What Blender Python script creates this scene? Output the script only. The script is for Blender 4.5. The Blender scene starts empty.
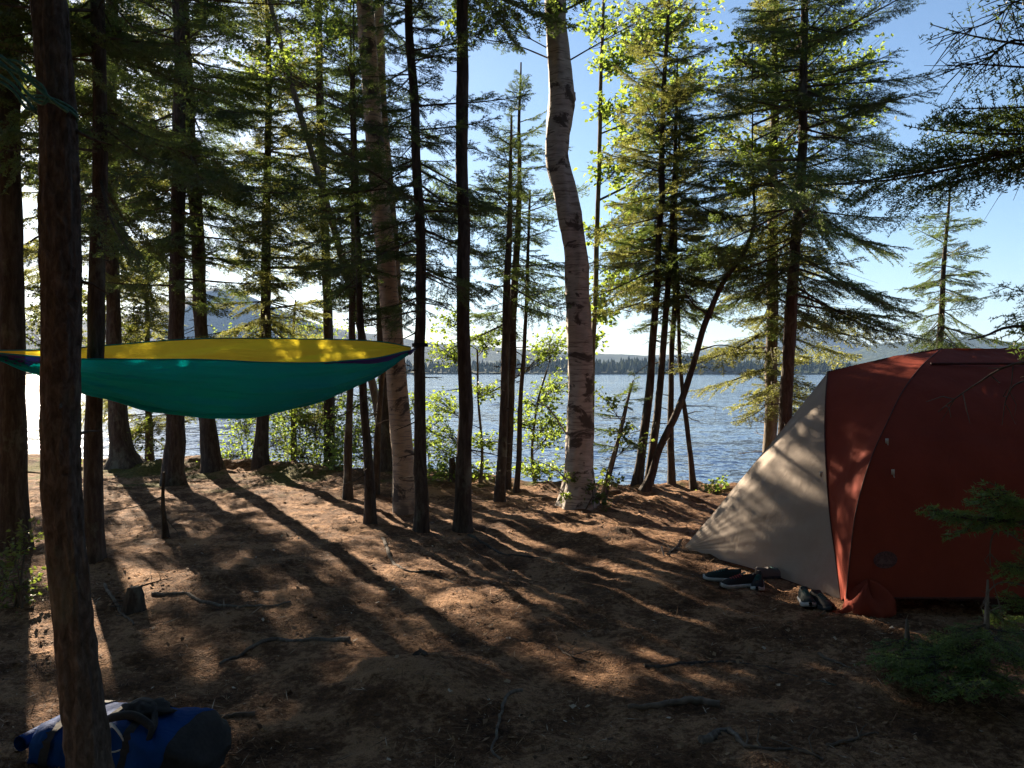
import bpy, math
import numpy as np

R = math.radians
scene = bpy.context.scene
col = scene.collection

# ------------------------------------------------------------------ camera
W, H, FPX = 1024, 768, 829.0
PITCH = R(0.83)
CAM = np.array([0.0, 0.0, 1.6])
cam_d = bpy.data.cameras.new("camera")
cam = bpy.data.objects.new("camera", cam_d)
col.objects.link(cam)
cam.location = CAM
cam.rotation_euler = (R(90) - PITCH, 0, 0)
cam_d.sensor_width = 36.0
cam_d.lens = 36.0 * FPX / W
cam_d.clip_start = 0.05
cam_d.clip_end = 20000
scene.camera = cam

# ------------------------------------------------------------------ light
SUN_AZ = R(-30.4)      # clockwise from +Y
SUN_EL = R(20.0)
world = bpy.data.worlds.new("World")
scene.world = world
world.use_nodes = True
wn = world.node_tree.nodes
wl = world.node_tree.links
bg = wn["Background"]
sky = wn.new("ShaderNodeTexSky")
sky.sky_type = 'NISHITA'
sky.sun_disc = False
sky.sun_elevation = SUN_EL
sky.sun_rotation = SUN_AZ
sky.air_density = 1.0
sky.dust_density = 0.35
sky.ozone_density = 3.2
bg.inputs[1].default_value = 0.034
wl.new(sky.outputs[0], bg.inputs[0])

sun_d = bpy.data.lights.new("sun", 'SUN')
sun_d.energy = 5.0
sun_d.angle = R(0.5)
sun_d.color = (1.0, 0.83, 0.62)
sun = bpy.data.objects.new("sun", sun_d)
col.objects.link(sun)
sun.rotation_euler = (R(90) - SUN_EL, 0, math.pi - SUN_AZ)
sun.location = (-20, 35, 20)

vs = scene.view_settings
vs.view_transform = 'Standard'
vs.look = 'None'
vs.gamma = 1
vs.use_curve_mapping = False
vs.exposure = 2.36
cy = scene.cycles
cy.max_bounces = 7
cy.diffuse_bounces = 3
cy.glossy_bounces = 3
cy.transmission_bounces = 3
cy.volume_bounces = 0
cy.sample_clamp_indirect = 6
cy.caustics_reflective = False
cy.caustics_refractive = False


# ------------------------------------------------------------------ helpers
def ray(px, py):
    a = (px - W / 2) / FPX
    b = (H / 2 - py) / FPX
    f = np.array([0, math.cos(PITCH), -math.sin(PITCH)])
    u = np.array([0, math.sin(PITCH), math.cos(PITCH)])
    return f + a * np.array([1.0, 0, 0]) + b * u


def at(px, py, d):
    r = ray(px, py)
    return CAM + r * (d / r[1])


def norm(v):
    v = np.asarray(v, float)
    return v / max(1e-9, np.linalg.norm(v))


def hash2(ix, iy, seed):
    h = (ix.astype(np.int64) * 374761393 + iy.astype(np.int64) * 668265263 + seed * 974634777) & 0xFFFFFFFF
    h = ((h ^ (h >> 13)) * 1274126177) & 0xFFFFFFFF
    h = (h ^ (h >> 16)) & 0xFFFFFFFF
    return h / 4294967295.0 * 2 - 1


def vnoise(x, y, seed=0):
    x = np.asarray(x, float); y = np.asarray(y, float)
    ix = np.floor(x); iy = np.floor(y)
    fx = x - ix; fy = y - iy
    fx = fx * fx * (3 - 2 * fx); fy = fy * fy * (3 - 2 * fy)
    a = hash2(ix, iy, seed); b = hash2(ix + 1, iy, seed)
    c = hash2(ix, iy + 1, seed); d = hash2(ix + 1, iy + 1, seed)
    return (a * (1 - fx) + b * fx) * (1 - fy) + (c * (1 - fx) + d * fx) * fy


def fbm(x, y, octs=4, seed=0):
    s = 0; a = 1.0
    for o in range(octs):
        s = s + a * vnoise(np.asarray(x) * 2 ** o, np.asarray(y) * 2 ** o, seed + o)
        a *= 0.5
    return s


def smooth(t):
    t = np.clip(t, 0, 1)
    return t * t * (3 - 2 * t)


class MB:
    """collects verts and faces (tris / quads), with a float per vert and a material index per face"""
    def __init__(self):
        self.V = []; self.A = []; self.n = 0
        self.T = []; self.TM = []; self.Q = []; self.QM = []

    def add(self, V, F, mi=0, a=0.0):
        V = np.asarray(V, float).reshape(-1, 3)
        F = np.asarray(F, np.int64)
        self.V.append(V)
        self.A.append(np.full(len(V), a) if np.isscalar(a) else np.asarray(a, float))
        if len(F):
            F = F + self.n
            if F.shape[1] == 3:
                self.T.append(F); self.TM.append(np.full(len(F), mi))
            else:
                self.Q.append(F); self.QM.append(np.full(len(F), mi))
        self.n += len(V)

    def tube(self, pts, rad, k=8, mi=0, cap=True, bump=0.0, seed=0, a=0.0, flare=None):
        pts = np.asarray(pts, float)
        n = len(pts)
        rad = np.broadcast_to(np.asarray(rad, float), (n,)).copy()
        t = np.gradient(pts, axis=0)
        t /= np.maximum(1e-9, np.linalg.norm(t, axis=1))[:, None]
        ref = np.array([0, 0, 1.0]) if abs(t[0][2]) < 0.8 else np.array([1.0, 0, 0])
        u = norm(np.cross(t[0], ref))
        U = np.zeros((n, 3)); Vv = np.zeros((n, 3))
        for i in range(n):
            u = norm(u - t[i] * np.dot(u, t[i]))
            U[i] = u; Vv[i] = np.cross(t[i], u)
        ang = np.linspace(0, 2 * math.pi, k, endpoint=False)
        r = rad[:, None] * np.ones((1, k))
        if bump:
            L = np.concatenate([[0], np.cumsum(np.linalg.norm(np.diff(pts, axis=0), axis=1))])
            A_, L_ = np.meshgrid(ang, L)
            r = r * (1 + bump * (fbm(np.cos(A_) * 3 + 7, L_ * 3.0 + np.sin(A_) * 3, 3, seed)))
        if flare is not None:
            r = r * flare(ang, n)
        P = pts[:, None, :] + r[:, :, None] * (np.cos(ang)[None, :, None] * U[:, None, :] + np.sin(ang)[None, :, None] * Vv[:, None, :])
        idx = np.arange(n * k).reshape(n, k)
        q = np.stack([idx[:-1], np.roll(idx, -1, 1)[:-1], np.roll(idx, -1, 1)[1:], idx[1:]], -1).reshape(-1, 4)
        self.add(P.reshape(-1, 3), q, mi, a)
        if cap:
            for row, p in ((idx[0], pts[0]), (idx[-1], pts[-1])):
                base = self.n
                self.add(np.vstack([P.reshape(-1, 3)[row], p[None]]), np.array([[j, (j + 1) % k, k] for j in range(k)]), mi, a)

    def grid(self, P, mi=0, a=0.0, closed=False):
        P = np.asarray(P, float)
        n, m = P.shape[:2]
        idx = np.arange(n * m).reshape(n, m)
        if closed:
            nx = np.roll(idx, -1, 1)
            q = np.stack([idx[:-1], nx[:-1], nx[1:], idx[1:]], -1).reshape(-1, 4)
        else:
            q = np.stack([idx[:-1, :-1], idx[:-1, 1:], idx[1:, 1:], idx[1:, :-1]], -1).reshape(-1, 4)
        self.add(P.reshape(-1, 3), q, mi, np.asarray(a).reshape(-1) if not np.isscalar(a) else a)

    def box(self, c, s, mi=0, rz=0.0):
        c = np.asarray(c, float)
        v = np.array([[x, y, z] for x in (-.5, .5) for y in (-.5, .5) for z in (-.5, .5)]) * np.asarray(s, float)
        cz, sz = math.cos(rz), math.sin(rz)
        v = v @ np.array([[cz, -sz, 0], [sz, cz, 0], [0, 0, 1]]).T + c
        f = [[0, 1, 3, 2], [4, 6, 7, 5], [0, 4, 5, 1], [2, 3, 7, 6], [0, 2, 6, 4], [1, 5, 7, 3]]
        self.add(v, f, mi)

    def blob(self, c, r, mi=0, seed=0, bump=0.15, nu=14, nv=9):
        th = np.linspace(0, 2 * math.pi, nu, endpoint=False); ph = np.linspace(0.02, math.pi - 0.02, nv)
        T_, P_ = np.meshgrid(th, ph)
        rr = 1 + bump * fbm(np.cos(T_) * np.sin(P_) * 2 + 5, np.sin(T_) * np.sin(P_) * 2 + np.cos(P_) * 2.3, 3, seed)
        P = np.stack([np.cos(T_) * np.sin(P_), np.sin(T_) * np.sin(P_), np.cos(P_)], -1) * rr[..., None] * np.asarray(r, float) + np.asarray(c, float)
        self.grid(P, mi, closed=True)

    def build(self, name, mats, parent=None, origin=None, smooth_=True):
        V = np.vstack(self.V); A = np.concatenate(self.A)
        if parent is not None:
            origin = LOC[parent.name]
        if origin is None:
            origin = (0, 0, 0)
        V = V - np.asarray(origin, float)
        T = np.vstack(self.T) if self.T else np.zeros((0, 3), int)
        Q = np.vstack(self.Q) if self.Q else np.zeros((0, 4), int)
        TM = np.concatenate(self.TM) if self.TM else np.zeros(0, int)
        QM = np.concatenate(self.QM) if self.QM else np.zeros(0, int)
        me = bpy.data.meshes.new(name)
        me.vertices.add(len(V)); me.vertices.foreach_set("co", V.astype(np.float32).ravel())
        loops = np.concatenate([T.ravel(), Q.ravel()]).astype(np.int32)
        me.loops.add(len(loops)); me.loops.foreach_set("vertex_index", loops)
        nf = len(T) + len(Q)
        me.polygons.add(nf)
        starts = np.concatenate([np.arange(len(T)) * 3, len(T) * 3 + np.arange(len(Q)) * 4]).astype(np.int32)
        me.polygons.foreach_set("loop_start", starts)
        me.polygons.foreach_set("material_index", np.concatenate([TM, QM]).astype(np.int32))
        if not isinstance(mats, (list, tuple)):
            mats = [mats]
        for m in mats:
            me.materials.append(m)
        at_ = me.attributes.new("var", 'FLOAT', 'POINT')
        at_.data.foreach_set("value", A.astype(np.float32))
        me.update(calc_edges=True)
        me.polygons.foreach_set("use_smooth", np.full(nf, bool(smooth_)))
        me.validate()
        o = bpy.data.objects.new(name, me)
        col.objects.link(o)
        if parent is not None:
            o.parent = parent
        else:
            o.location = origin
        LOC[o.name] = tuple(origin)
        return o


LOC = {}


def tag(o, label=None, cat=None, group=None, kind=None):
    if label: o["label"] = label
    if cat: o["category"] = cat
    if group: o["group"] = group
    if kind: o["kind"] = kind
    return o


def thing(name, label, cat, loc, group=None):
    o = bpy.data.objects.new(name, None)
    col.objects.link(o)
    o.location = loc
    o.empty_display_size = 0.1
    LOC[o.name] = tuple(loc)
    return tag(o, label, cat, group)


# ------------------------------------------------------------------ materials
class NT:
    def __init__(self, name):
        self.m = bpy.data.materials.new(name)
        self.m.use_nodes = True
        self.t = self.m.node_tree
        self.t.nodes.clear()
        self.out = self.t.nodes.new("ShaderNodeOutputMaterial")

    def n(self, typ, **kw):
        nd = self.t.nodes.new(typ)
        ins = kw.pop("ins", {})
        for k, v in kw.items():
            setattr(nd, k, v)
        for k, v in ins.items():
            if hasattr(v, "is_output"):
                self.t.links.new(v, nd.inputs[k])
            else:
                nd.inputs[k].default_value = v
        return nd

    def link(self, a, b):
        self.t.links.new(a, b)

    def surf(self, s):
        self.t.links.new(s, self.out.inputs[0])

    def noise(self, scale, detail=4, rough=0.55, vec=None, dist=0.0):
        nd = self.n("ShaderNodeTexNoise", ins={"Scale": scale, "Detail": detail, "Roughness": rough, "Distortion": dist})
        if vec is not None:
            self.link(vec, nd.inputs["Vector"])
        return nd.outputs["Fac"]

    def ramp(self, fac, stops, interp='LINEAR'):
        nd = self.n("ShaderNodeValToRGB")
        cr = nd.color_ramp
        cr.interpolation = interp
        while len(cr.elements) < len(stops):
            cr.elements.new(0.5)
        for e, (p, c) in zip(cr.elements, stops):
            e.position = p
            e.color = (*c, 1) if len(c) == 3 else c
        self.link(fac, nd.inputs[0])
        return nd.outputs[0]

    def mix(self, fac, a, b, blend='MIX'):
        nd = self.n("ShaderNodeMix", data_type='RGBA', blend_type=blend)
        for k, v in ((0, fac), (6, a), (7, b)):
            if hasattr(v, "is_output"):
                self.link(v, nd.inputs[k])
            else:
                nd.inputs[k].default_value = v if k == 0 else ((*v, 1) if len(v) == 3 else v)
        return nd.outputs[2]

    def coord(self, which="Object", scale=(1, 1, 1)):
        tc = self.n("ShaderNodeTexCoord")
        mp = self.n("ShaderNodeMapping", ins={"Scale": scale})
        self.link(tc.outputs[which], mp.inputs["Vector"])
        return mp.outputs[0]

    def pos(self, scale=(1, 1, 1)):
        g = self.n("ShaderNodeNewGeometry")
        mp = self.n("ShaderNodeMapping", ins={"Scale": scale})
        self.link(g.outputs["Position"], mp.inputs["Vector"])
        return mp.outputs[0]

    def bump(self, h, strength=0.5, dist=0.02):
        nd = self.n("ShaderNodeBump", ins={"Strength": strength, "Distance": dist})
        self.link(h, nd.inputs["Height"])
        return nd.outputs[0]

    def princ(self, base, rough=0.8, normal=None, spec=0.3, **ins):
        nd = self.n("ShaderNodeBsdfPrincipled", ins={"Roughness": rough, "Specular IOR Level": spec})
        for k, v in ins.items():
            nd.inputs[k.replace("_", " ")].default_value = v
        if hasattr(base, "is_output"):
            self.link(base, nd.inputs["Base Color"])
        else:
            nd.inputs["Base Color"].default_value = (*base, 1)
        if hasattr(rough, "is_output"):
            self.link(rough, nd.inputs["Roughness"])
        if normal is not None:
            self.link(normal, nd.inputs["Normal"])
        return nd.outputs[0]


def mat_plain(name, colr, rough=0.7, var=0.15, scale=12, bump=0.2, spec=0.3, bscale=60):
    t = NT(name)
    f = t.noise(scale, 5, vec=t.coord())
    c2 = tuple(max(0, x * (1 - var * 2)) for x in colr)
    c3 = tuple(min(1, x * (1 + var)) for x in colr)
    c = t.ramp(f, [(0.3, c2), (0.7, c3)])
    b = t.bump(t.noise(bscale, 3, vec=t.coord()), bump, 0.004)
    t.surf(t.princ(c, rough, b, spec))
    return t.m


def mat_bark(name, dark, mid, light, lichen=0.0, bstr=0.9, fine=1.0):
    t = NT(name)
    v = t.pos((9 * fine, 9 * fine, 1.8 * fine * fine))
    n1 = t.noise(2.2, 8, 0.65, v, 0.6)
    v2 = t.pos((30, 30, 7))
    n2 = t.noise(1.6, 5, 0.6, v2)
    f = t.n("ShaderNodeMath", operation='MULTIPLY_ADD', ins={0: n2, 1: 0.45, 2: n1}).outputs[0]
    c = t.ramp(f, [(0.45, dark), (0.70, mid), (0.95, light)])
    if lichen:
        ln = t.noise(1.7, 6, 0.7, t.pos((2.0, 2.0, 1.4)))
        lf = t.ramp(ln, [(0.56, (0, 0, 0)), (0.66, (lichen,) * 3)])
        c = t.mix(lf, c, (0.20, 0.22, 0.17))
    t.surf(t.princ(c, 0.9, t.bump(f, bstr, 0.02), 0.15))
    return t.m


def mat_birch(name, white=(0.43, 0.38, 0.335)):
    t = NT(name)
    lent = t.noise(1.0, 4, 0.6, t.pos((5, 5, 55)))
    fl = t.ramp(lent, [(0.54, (0, 0, 0)), (0.62, (1, 1, 1))])
    big = t.noise(1.0, 5, 0.65, t.pos((2.5, 2.5, 4.2)), 0.8)
    fb = t.ramp(big, [(0.55, (0, 0, 0)), (0.60, (1, 1, 1))])
    tone = t.noise(3.0, 4, 0.6, t.pos((2, 2, 6)))
    w = t.ramp(tone, [(0.3, tuple(x * 0.62 for x in white)), (0.7, white)])
    w = t.mix(fl, w, (0.19, 0.155, 0.135))
    c = t.mix(fb, w, (0.075, 0.06, 0.052))
    # the foot of the tree is dark and furrowed
    g = t.n("ShaderNodeNewGeometry")
    sp = t.n("ShaderNodeSeparateXYZ"); t.link(g.outputs["Position"], sp.inputs[0])
    hz = t.n("ShaderNodeMath", operation='MULTIPLY_ADD', ins={0: t.noise(3, 4, vec=t.pos((2, 2, 2))), 1: 1.6, 2: sp.outputs[2]}).outputs[0]
    fz = t.ramp(hz, [(0.75, (0.8, 0.8, 0.8)), (1.0, (0, 0, 0))])
    c = t.mix(fz, c, (0.11, 0.085, 0.07))
    t.surf(t.princ(c, 0.75, t.bump(t.noise(1, 6, 0.6, t.pos((14, 14, 40))), 0.7, 0.015), 0.2))
    return t.m


def mat_foliage(name, a, b, tcol, trans=0.4, spec=0.06):
    t = NT(name)
    at_ = t.n("ShaderNodeAttribute", attribute_name="var")
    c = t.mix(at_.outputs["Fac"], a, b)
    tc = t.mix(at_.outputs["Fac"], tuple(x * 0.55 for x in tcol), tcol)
    d = t.n("ShaderNodeBsdfDiffuse"); t.link(c, d.inputs[0])
    tr = t.n("ShaderNodeBsdfTranslucent"); t.link(tc, tr.inputs[0])
    mx = t.n("ShaderNodeMixShader", ins={0: trans})
    t.link(d.outputs[0], mx.inputs[1]); t.link(tr.outputs[0], mx.inputs[2])
    gl = t.n("ShaderNodeBsdfGlossy", ins={"Roughness": 0.45})
    mx2 = t.n("ShaderNodeMixShader", ins={0: spec})
    t.link(mx.outputs[0], mx2.inputs[1]); t.link(gl.outputs[0], mx2.inputs[2])
    t.surf(mx2.outputs[0])
    return t.m


def mat_fabric(name, colr, trans=0.3, tcol=None, rough=0.6, wr=0.5, wrs=7, stretch=(1, 1, 0.5), spec=0.35):
    t = NT(name)
    f = t.noise(4, 4, vec=t.coord())
    c = t.ramp(f, [(0.3, tuple(x * 0.82 for x in colr)), (0.7, colr)])
    h = t.noise(wrs, 5, 0.6, vec=t.coord("Object", stretch), dist=0.5)
    b = t.bump(h, wr, 0.02)
    p = t.princ(c, rough, b, spec)
    tr = t.n("ShaderNodeBsdfTranslucent"); tr.inputs[0].default_value = (*(tcol or colr), 1)
    t.link(b, tr.inputs["Normal"])
    mx = t.n("ShaderNodeMixShader", ins={0: trans})
    t.link(p, mx.inputs[1]); t.link(tr.outputs[0], mx.inputs[2])
    t.surf(mx.outputs[0])
    return t.m


M = {}
M['bark'] = mat_bark('spruce_bark', (0.022, 0.017, 0.014), (0.055, 0.043, 0.036), (0.11, 0.092, 0.078), 0.35)
M['bark_near'] = mat_bark('rough_bark', (0.03, 0.024, 0.02), (0.09, 0.072, 0.061), (0.18, 0.15, 0.13), 0.25, 1.0, 2.2)
M['bark_grey'] = mat_bark('grey_bark', (0.06, 0.05, 0.042), (0.14, 0.115, 0.095), (0.24, 0.21, 0.18), 0.3)
M['birch'] = mat_birch('birch_bark')
M['birch_warm'] = mat_birch('tan_birch_bark', (0.44, 0.34, 0.25))
M['twig'] = mat_plain('twig_wood', (0.09, 0.07, 0.055), 0.9, 0.25, 20, 0.4)
M['deadwood'] = mat_plain('dead_wood', (0.14, 0.105, 0.08), 0.9, 0.3, 15, 0.5)
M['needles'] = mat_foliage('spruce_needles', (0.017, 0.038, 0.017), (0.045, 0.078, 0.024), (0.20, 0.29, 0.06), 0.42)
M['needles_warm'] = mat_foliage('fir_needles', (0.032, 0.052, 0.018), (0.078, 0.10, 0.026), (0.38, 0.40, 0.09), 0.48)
M['needles_fresh'] = mat_foliage('fir_sapling_needles', (0.045, 0.085, 0.02), (0.11, 0.18, 0.04), (0.3, 0.42, 0.08), 0.42)
M['leaves'] = mat_foliage('birch_leaves', (0.05, 0.095, 0.018), (0.11, 0.16, 0.03), (0.40, 0.55, 0.08), 0.55, 0.05)
M['leaves_dark'] = mat_foliage('shrub_leaves', (0.03, 0.06, 0.015), (0.07, 0.11, 0.025), (0.26, 0.34, 0.05), 0.45, 0.05)


# ------------------------------------------------------------------ terrain
EX = np.array([-4000, -30, -14, -6.5, -3.6, -1.5, 0, 1.2, 2.4, 4, 12, 30, 4000.])
EY = np.array([17, 16.5, 15.6, 14.6, 13.4, 12.4, 11.7, 11.2, 10.9, 10.6, 10.0, 9.6, 9.])
WATER_Z = -1.15


def gz(x, y, fine=True):
    x = np.asarray(x, float); y = np.asarray(y, float)
    e = np.interp(x, EX, EY) + 0.35 * vnoise(x * 0.9, x * 0 + 3.3, 5)
    near = np.clip((y + 20) / 10, 0, 1) * (np.abs(x) < 60)
    z = near * (0.05 * fbm(x * 0.45, y * 0.45, 3, 11) + 0.02 * fbm(x * 1.9, y * 1.9, 3, 21))
    z = z + 0.10 * np.exp(-((y - e + 0.5) / 0.9) ** 2) * (1 + 0.9 * fbm(x * 1.7, y * 1.7, 3, 9))
    for hx, hy, hr, hh in HUMPS:
        z = z + hh * np.exp(-((x - hx) ** 2 + (y - hy) ** 2) / hr ** 2)
    if fine:
        m = (y < 16) & (y > 0) & (np.abs(x) < 9)
        z = z + m * (0.012 * fbm(x * 7, y * 7, 3, 31) + 0.007 * fbm(x * 22, y * 22, 2, 41))
    t = (y - e) / 2.3
    z = z - 2.4 * smooth(t) - 1.5 * smooth((y - e) / 12)
    return z


HUMPS = [(-0.45, 4.25, 0.38, 0.13), (0.85, 7.9, 0.35, 0.10), (-2.4, 10.6, 1.2, 0.06), (0.2, 9.2, 0.8, 0.05), (-3.4, 6.8, 0.7, 0.05)]
GZ0 = float(gz(0, 0))


def g1(x, y):
    return float(gz(np.array([x]), np.array([y]))[0])


def spaced(dense0, dense1, step, lo, hi, k=1.35):
    a = list(np.arange(dense0, dense1 + 1e-6, step))
    s = step; v = a[-1]
    while v < hi:
        s *= k; v += s; a.append(min(v, hi))
    s = step; v = a[0]
    while v > lo:
        s *= k; v -= s; a.insert(0, max(v, lo))
    return np.array(a)


def make_ground():
    xs = spaced(-7, 7, 0.035, -4500, 4500)
    ys = spaced(1.6, 14.5, 0.035, -600, 6000)
    X, Y = np.meshgrid(xs, ys)
    Z = gz(X, Y)
    mb = MB()
    mb.grid(np.stack([X, Y, Z], -1))
    t = NT('forest_floor')
    p = t.pos()
    n1 = t.noise(2.3, 6, 0.62, p)
    n2 = t.noise(26, 6, 0.7, p)
    n3 = t.noise(0.8, 4, 0.5, p)
    f = t.n("ShaderNodeMath", operation='MULTIPLY_ADD', ins={0: n2, 1: 0.8, 2: n1}).outputs[0]
    c = t.ramp(f, [(0.66, (0.045, 0.025, 0.015)), (0.88, (0.15, 0.077, 0.041)), (1.08, (0.34, 0.198, 0.112))])
    vor = t.n("ShaderNodeTexVoronoi", ins={"Scale": 90.0})
    t.link(p, vor.inputs["Vector"])
    sp = t.ramp(vor.outputs["Distance"], [(0.1, (0.6, 0.6, 0.6)), (0.5, (1.15, 1.15, 1.15))])
    c = t.mix(0.7, c, sp, 'MULTIPLY')
    # moss: near the bank crest and on hummocks
    g = t.n("ShaderNodeNewGeometry")
    sx = t.n("ShaderNodeSeparateXYZ"); t.link(g.outputs["Position"], sx.inputs[0])
    far = t.n("ShaderNodeMapRange", ins={1: 9.0, 2: 12.5, 3: -0.12, 4: 0.14}); t.link(sx.outputs[1], far.inputs[0])
    mn = t.n("ShaderNodeMath", operation='ADD', ins={0: t.noise(1.1, 6, 0.65, p)}); t.link(far.outputs[0], mn.inputs[1])
    mf = t.ramp(mn.outputs[0], [(0.58, (0, 0, 0)), (0.68, (0.85, 0.85, 0.85))])
    c = t.mix(mf, c, t.ramp(n2, [(0.35, (0.045, 0.055, 0.014)), (0.65, (0.14, 0.14, 0.035))]))
    b = t.bump(t.n("ShaderNodeMath", operation='ADD', ins={0: t.noise(45, 5, 0.75, p), 1: vor.outputs["Distance"]}).outputs[0], 0.9, 0.02)
    t.surf(t.princ(c, 0.95, b, 0.1))
    tag(mb.build("ground", t.m), kind='structure')


make_ground()


def make_lake():
    mb = MB()
    xs = np.array([-4400, -60, 60, 4400.]); ys = np.array([9.5, 40, 400, 4200.])
    X, Y = np.meshgrid(xs, ys)
    mb.grid(np.stack([X, Y, X * 0 + WATER_Z], -1))
    t = NT('lake_water')
    acc = None
    for sc_, amp in ((0.16, 0.10), (0.75, 0.26), (2.6, 0.34), (7.0, 0.22)):
        nz = t.n("ShaderNodeTexNoise", ins={"Scale": sc_, "Detail": 2.0, "Roughness": 0.5, "Distortion": 0.4})
        t.link(t.pos((1.0, 1.25, 1.0)), nz.inputs["Vector"])
        sb = t.n("ShaderNodeVectorMath", operation='SUBTRACT', ins={0: nz.outputs["Color"], 1: (0.5, 0.5, 0.5)})
        mu = t.n("ShaderNodeVectorMath", operation='MULTIPLY', ins={0: sb.outputs[0], 1: (amp * 2, amp * 2, 0.0)})
        if acc is None:
            acc = mu.outputs[0]
        else:
            acc = t.n("ShaderNodeVectorMath", operation='ADD', ins={0: acc, 1: mu.outputs[0]}).outputs[0]
    wp = t.ramp(t.noise(0.035, 3, 0.5, t.pos((0.5, 1.6, 1))), [(0.35, (0.45, 0.45, 0.45)), (0.65, (1.2, 1.2, 1.2))])
    acc = t.n("ShaderNodeVectorMath", operation='MULTIPLY', ins={0: acc, 1: wp}).outputs[0]
    up = t.n("ShaderNodeVectorMath", operation='ADD', ins={0: acc, 1: (0.0, 0.0, 1.0)})
    b = t.n("ShaderNodeVectorMath", operation='NORMALIZE', ins={0: up.outputs[0]}).outputs[0]
    pr = t.n("ShaderNodeBsdfPrincipled", ins={"Base Color": (0.02, 0.032, 0.075, 1), "Roughness": 0.08, "IOR": 1.333})
    t.link(b, pr.inputs["Normal"])
    t.surf(pr.outputs[0])
    tag(mb.build("lake", t.m), kind='structure')


make_lake()


# ---- far hills and the wooded far shore
def mat_hill(name, a, b, sc):
    t = NT(name)
    f = t.noise(sc, 7, 0.7, t.pos())
    c = t.ramp(f, [(0.35, a), (0.65, b)])
    t.surf(t.princ(c, 0.95, t.bump(t.noise(sc * 3, 5, 0.7, t.pos()), 1.0, 12.0), 0.05))
    return t.m


M['hill'] = mat_hill('hill_forest', (0.025, 0.04, 0.022), (0.06, 0.075, 0.035), 0.012)


def hill(name, prof, d, depth, seed):
    """prof: [(px, py)] ridge outline seen from the camera, standing at distance d"""
    px = np.linspace(prof[0][0], prof[-1][0], 260)
    py = np.interp(px, [p[0] for p in prof], [p[1] for p in prof])
    x = (px - 512) / FPX * d
    z = 1.6 + (372 - py) / FPX * d
    z = z + 0.0022 * d * fbm(x * 18 / d, x * 0, 5, seed)
    rows = []
    for s in np.linspace(-1, 1, 41):
        k = (1 - abs(s)) ** 1.1
        zz = (z + 4) * k * (1 + 0.12 * (1 - k) * fbm(x * 6 / d, x * 0 + s * 4, 4, seed + 3)) - 4
        rows.append(np.stack([x * (1 + 0.0 * s), d + s * depth + 0 * x, zz], -1))
    mb = MB(); mb.grid(np.array(rows))
    tag(mb.build(name, M['hill']), kind='structure')


hill("hills", [(-700, 372), (-400, 350), (-150, 330), (0, 322), (120, 318), (170, 303), (205, 289), (235, 287), (258, 300), (290, 316), (360, 332), (450, 343), (560, 352), (640, 356), (720, 372)], 3000, 700, 3)
hill("hills", [(560, 372), (620, 358), (680, 354), (730, 343), (770, 335), (797, 330), (815, 332), (838, 342), (880, 347), (940, 346), (1010, 342), (1100, 345), (1250, 341), (1500, 352), (1800, 372)], 3600, 700, 13)
hill("hills", [(770, 374), (830, 356), (870, 347), (920, 340), (968, 338), (1030, 344), (1100, 346), (1250, 354), (1400, 372)], 2400, 500, 23)


def far_forest():
    rng = np.random.default_rng(5)
    mb = MB()
    # land under the trees: a low shore
    xs = np.linspace(-1500, 1500, 200)
    sh = 900 + 60 * fbm(xs / 220, xs * 0, 3, 71)
    tops = np.interp((xs / 900) * FPX + 512, [-800, 380, 480, 560, 600, 640, 690, 760, 830, 860, 1000, 1800], [9, 9, 10, 13, 16, 17, 15, 13, 12, 9, 7, 7])
    rows = []
    for s, k in ((0, -2), (6, 0.6), (60, 3), (160, 8), (320, 14)):
        rows.append(np.stack([xs, sh + s, k + 0 * xs], -1))
    mb.grid(np.array(rows), 0, 0.2)
    k = 6
    ang = np.linspace(0, 2 * math.pi, k, endpoint=False)
    N = 4200
    x = rng.uniform(-1050, 900, N); dd = rng.uniform(2, 200, N) ** 1.0
    y = np.interp(x, xs, sh) + dd
    hgt = np.interp(x, xs, tops) * (1 + 0.45 * fbm(x / 60, x * 0, 3, 88)) * rng.uniform(0.55, 1.25, N)
    gzv = np.interp(dd, [0, 6, 60, 160, 320], [-2, 0.6, 3, 8, 14])
    r = hgt * rng.uniform(0.16, 0.28, N)
    prof = [(0.0, 0.35), (0.12, 1.0), (0.4, 0.62), (0.42, 0.8), (0.7, 0.35), (0.72, 0.45), (1.0, 0.0)]
    for j0 in range(0, N):
        P = []
        for hh, rr in prof:
            jr = r[j0] * rr * rng.uniform(0.75, 1.25, k)
            P.append(np.stack([x[j0] + np.cos(ang) * jr, y[j0] + np.sin(ang) * jr, np.full(k, gzv[j0] - 1 + hgt[j0] * hh)], -1))
        mb.grid(np.array(P), 0, float(rng.uniform(0, 1)), closed=True)
    t = NT('far_trees')
    at_ = t.n("ShaderNodeAttribute", attribute_name="var")
    c = t.ramp(at_.outputs["Fac"], [(0, (0.018, 0.03, 0.015)), (1, (0.055, 0.075, 0.028))])
    t.surf(t.princ(c, 0.95, None, 0.05))
    tag(mb.build("far_forest", t.m, smooth_=False), "dark green wooded far shore across the lake", "forest", kind='stuff')


far_forest()

# haze: one closed box of even, thin air round everything
HAZE = True
if HAZE:
    mb = MB()
    mb.box((0, 2000, 190), (10400, 9000, 400))
    t = NT('haze_air')
    pv = t.n("ShaderNodeVolumePrincipled", ins={"Color": (0.36, 0.57, 1.0, 1), "Density": 0.00008, "Anisotropy": 0.0})
    t.link(pv.outputs[0], t.out.inputs["Volume"])
    tag(mb.build("haze", t.m, smooth_=False), "thin bluish air over the lake and hills", "haze", kind='stuff')


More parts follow.
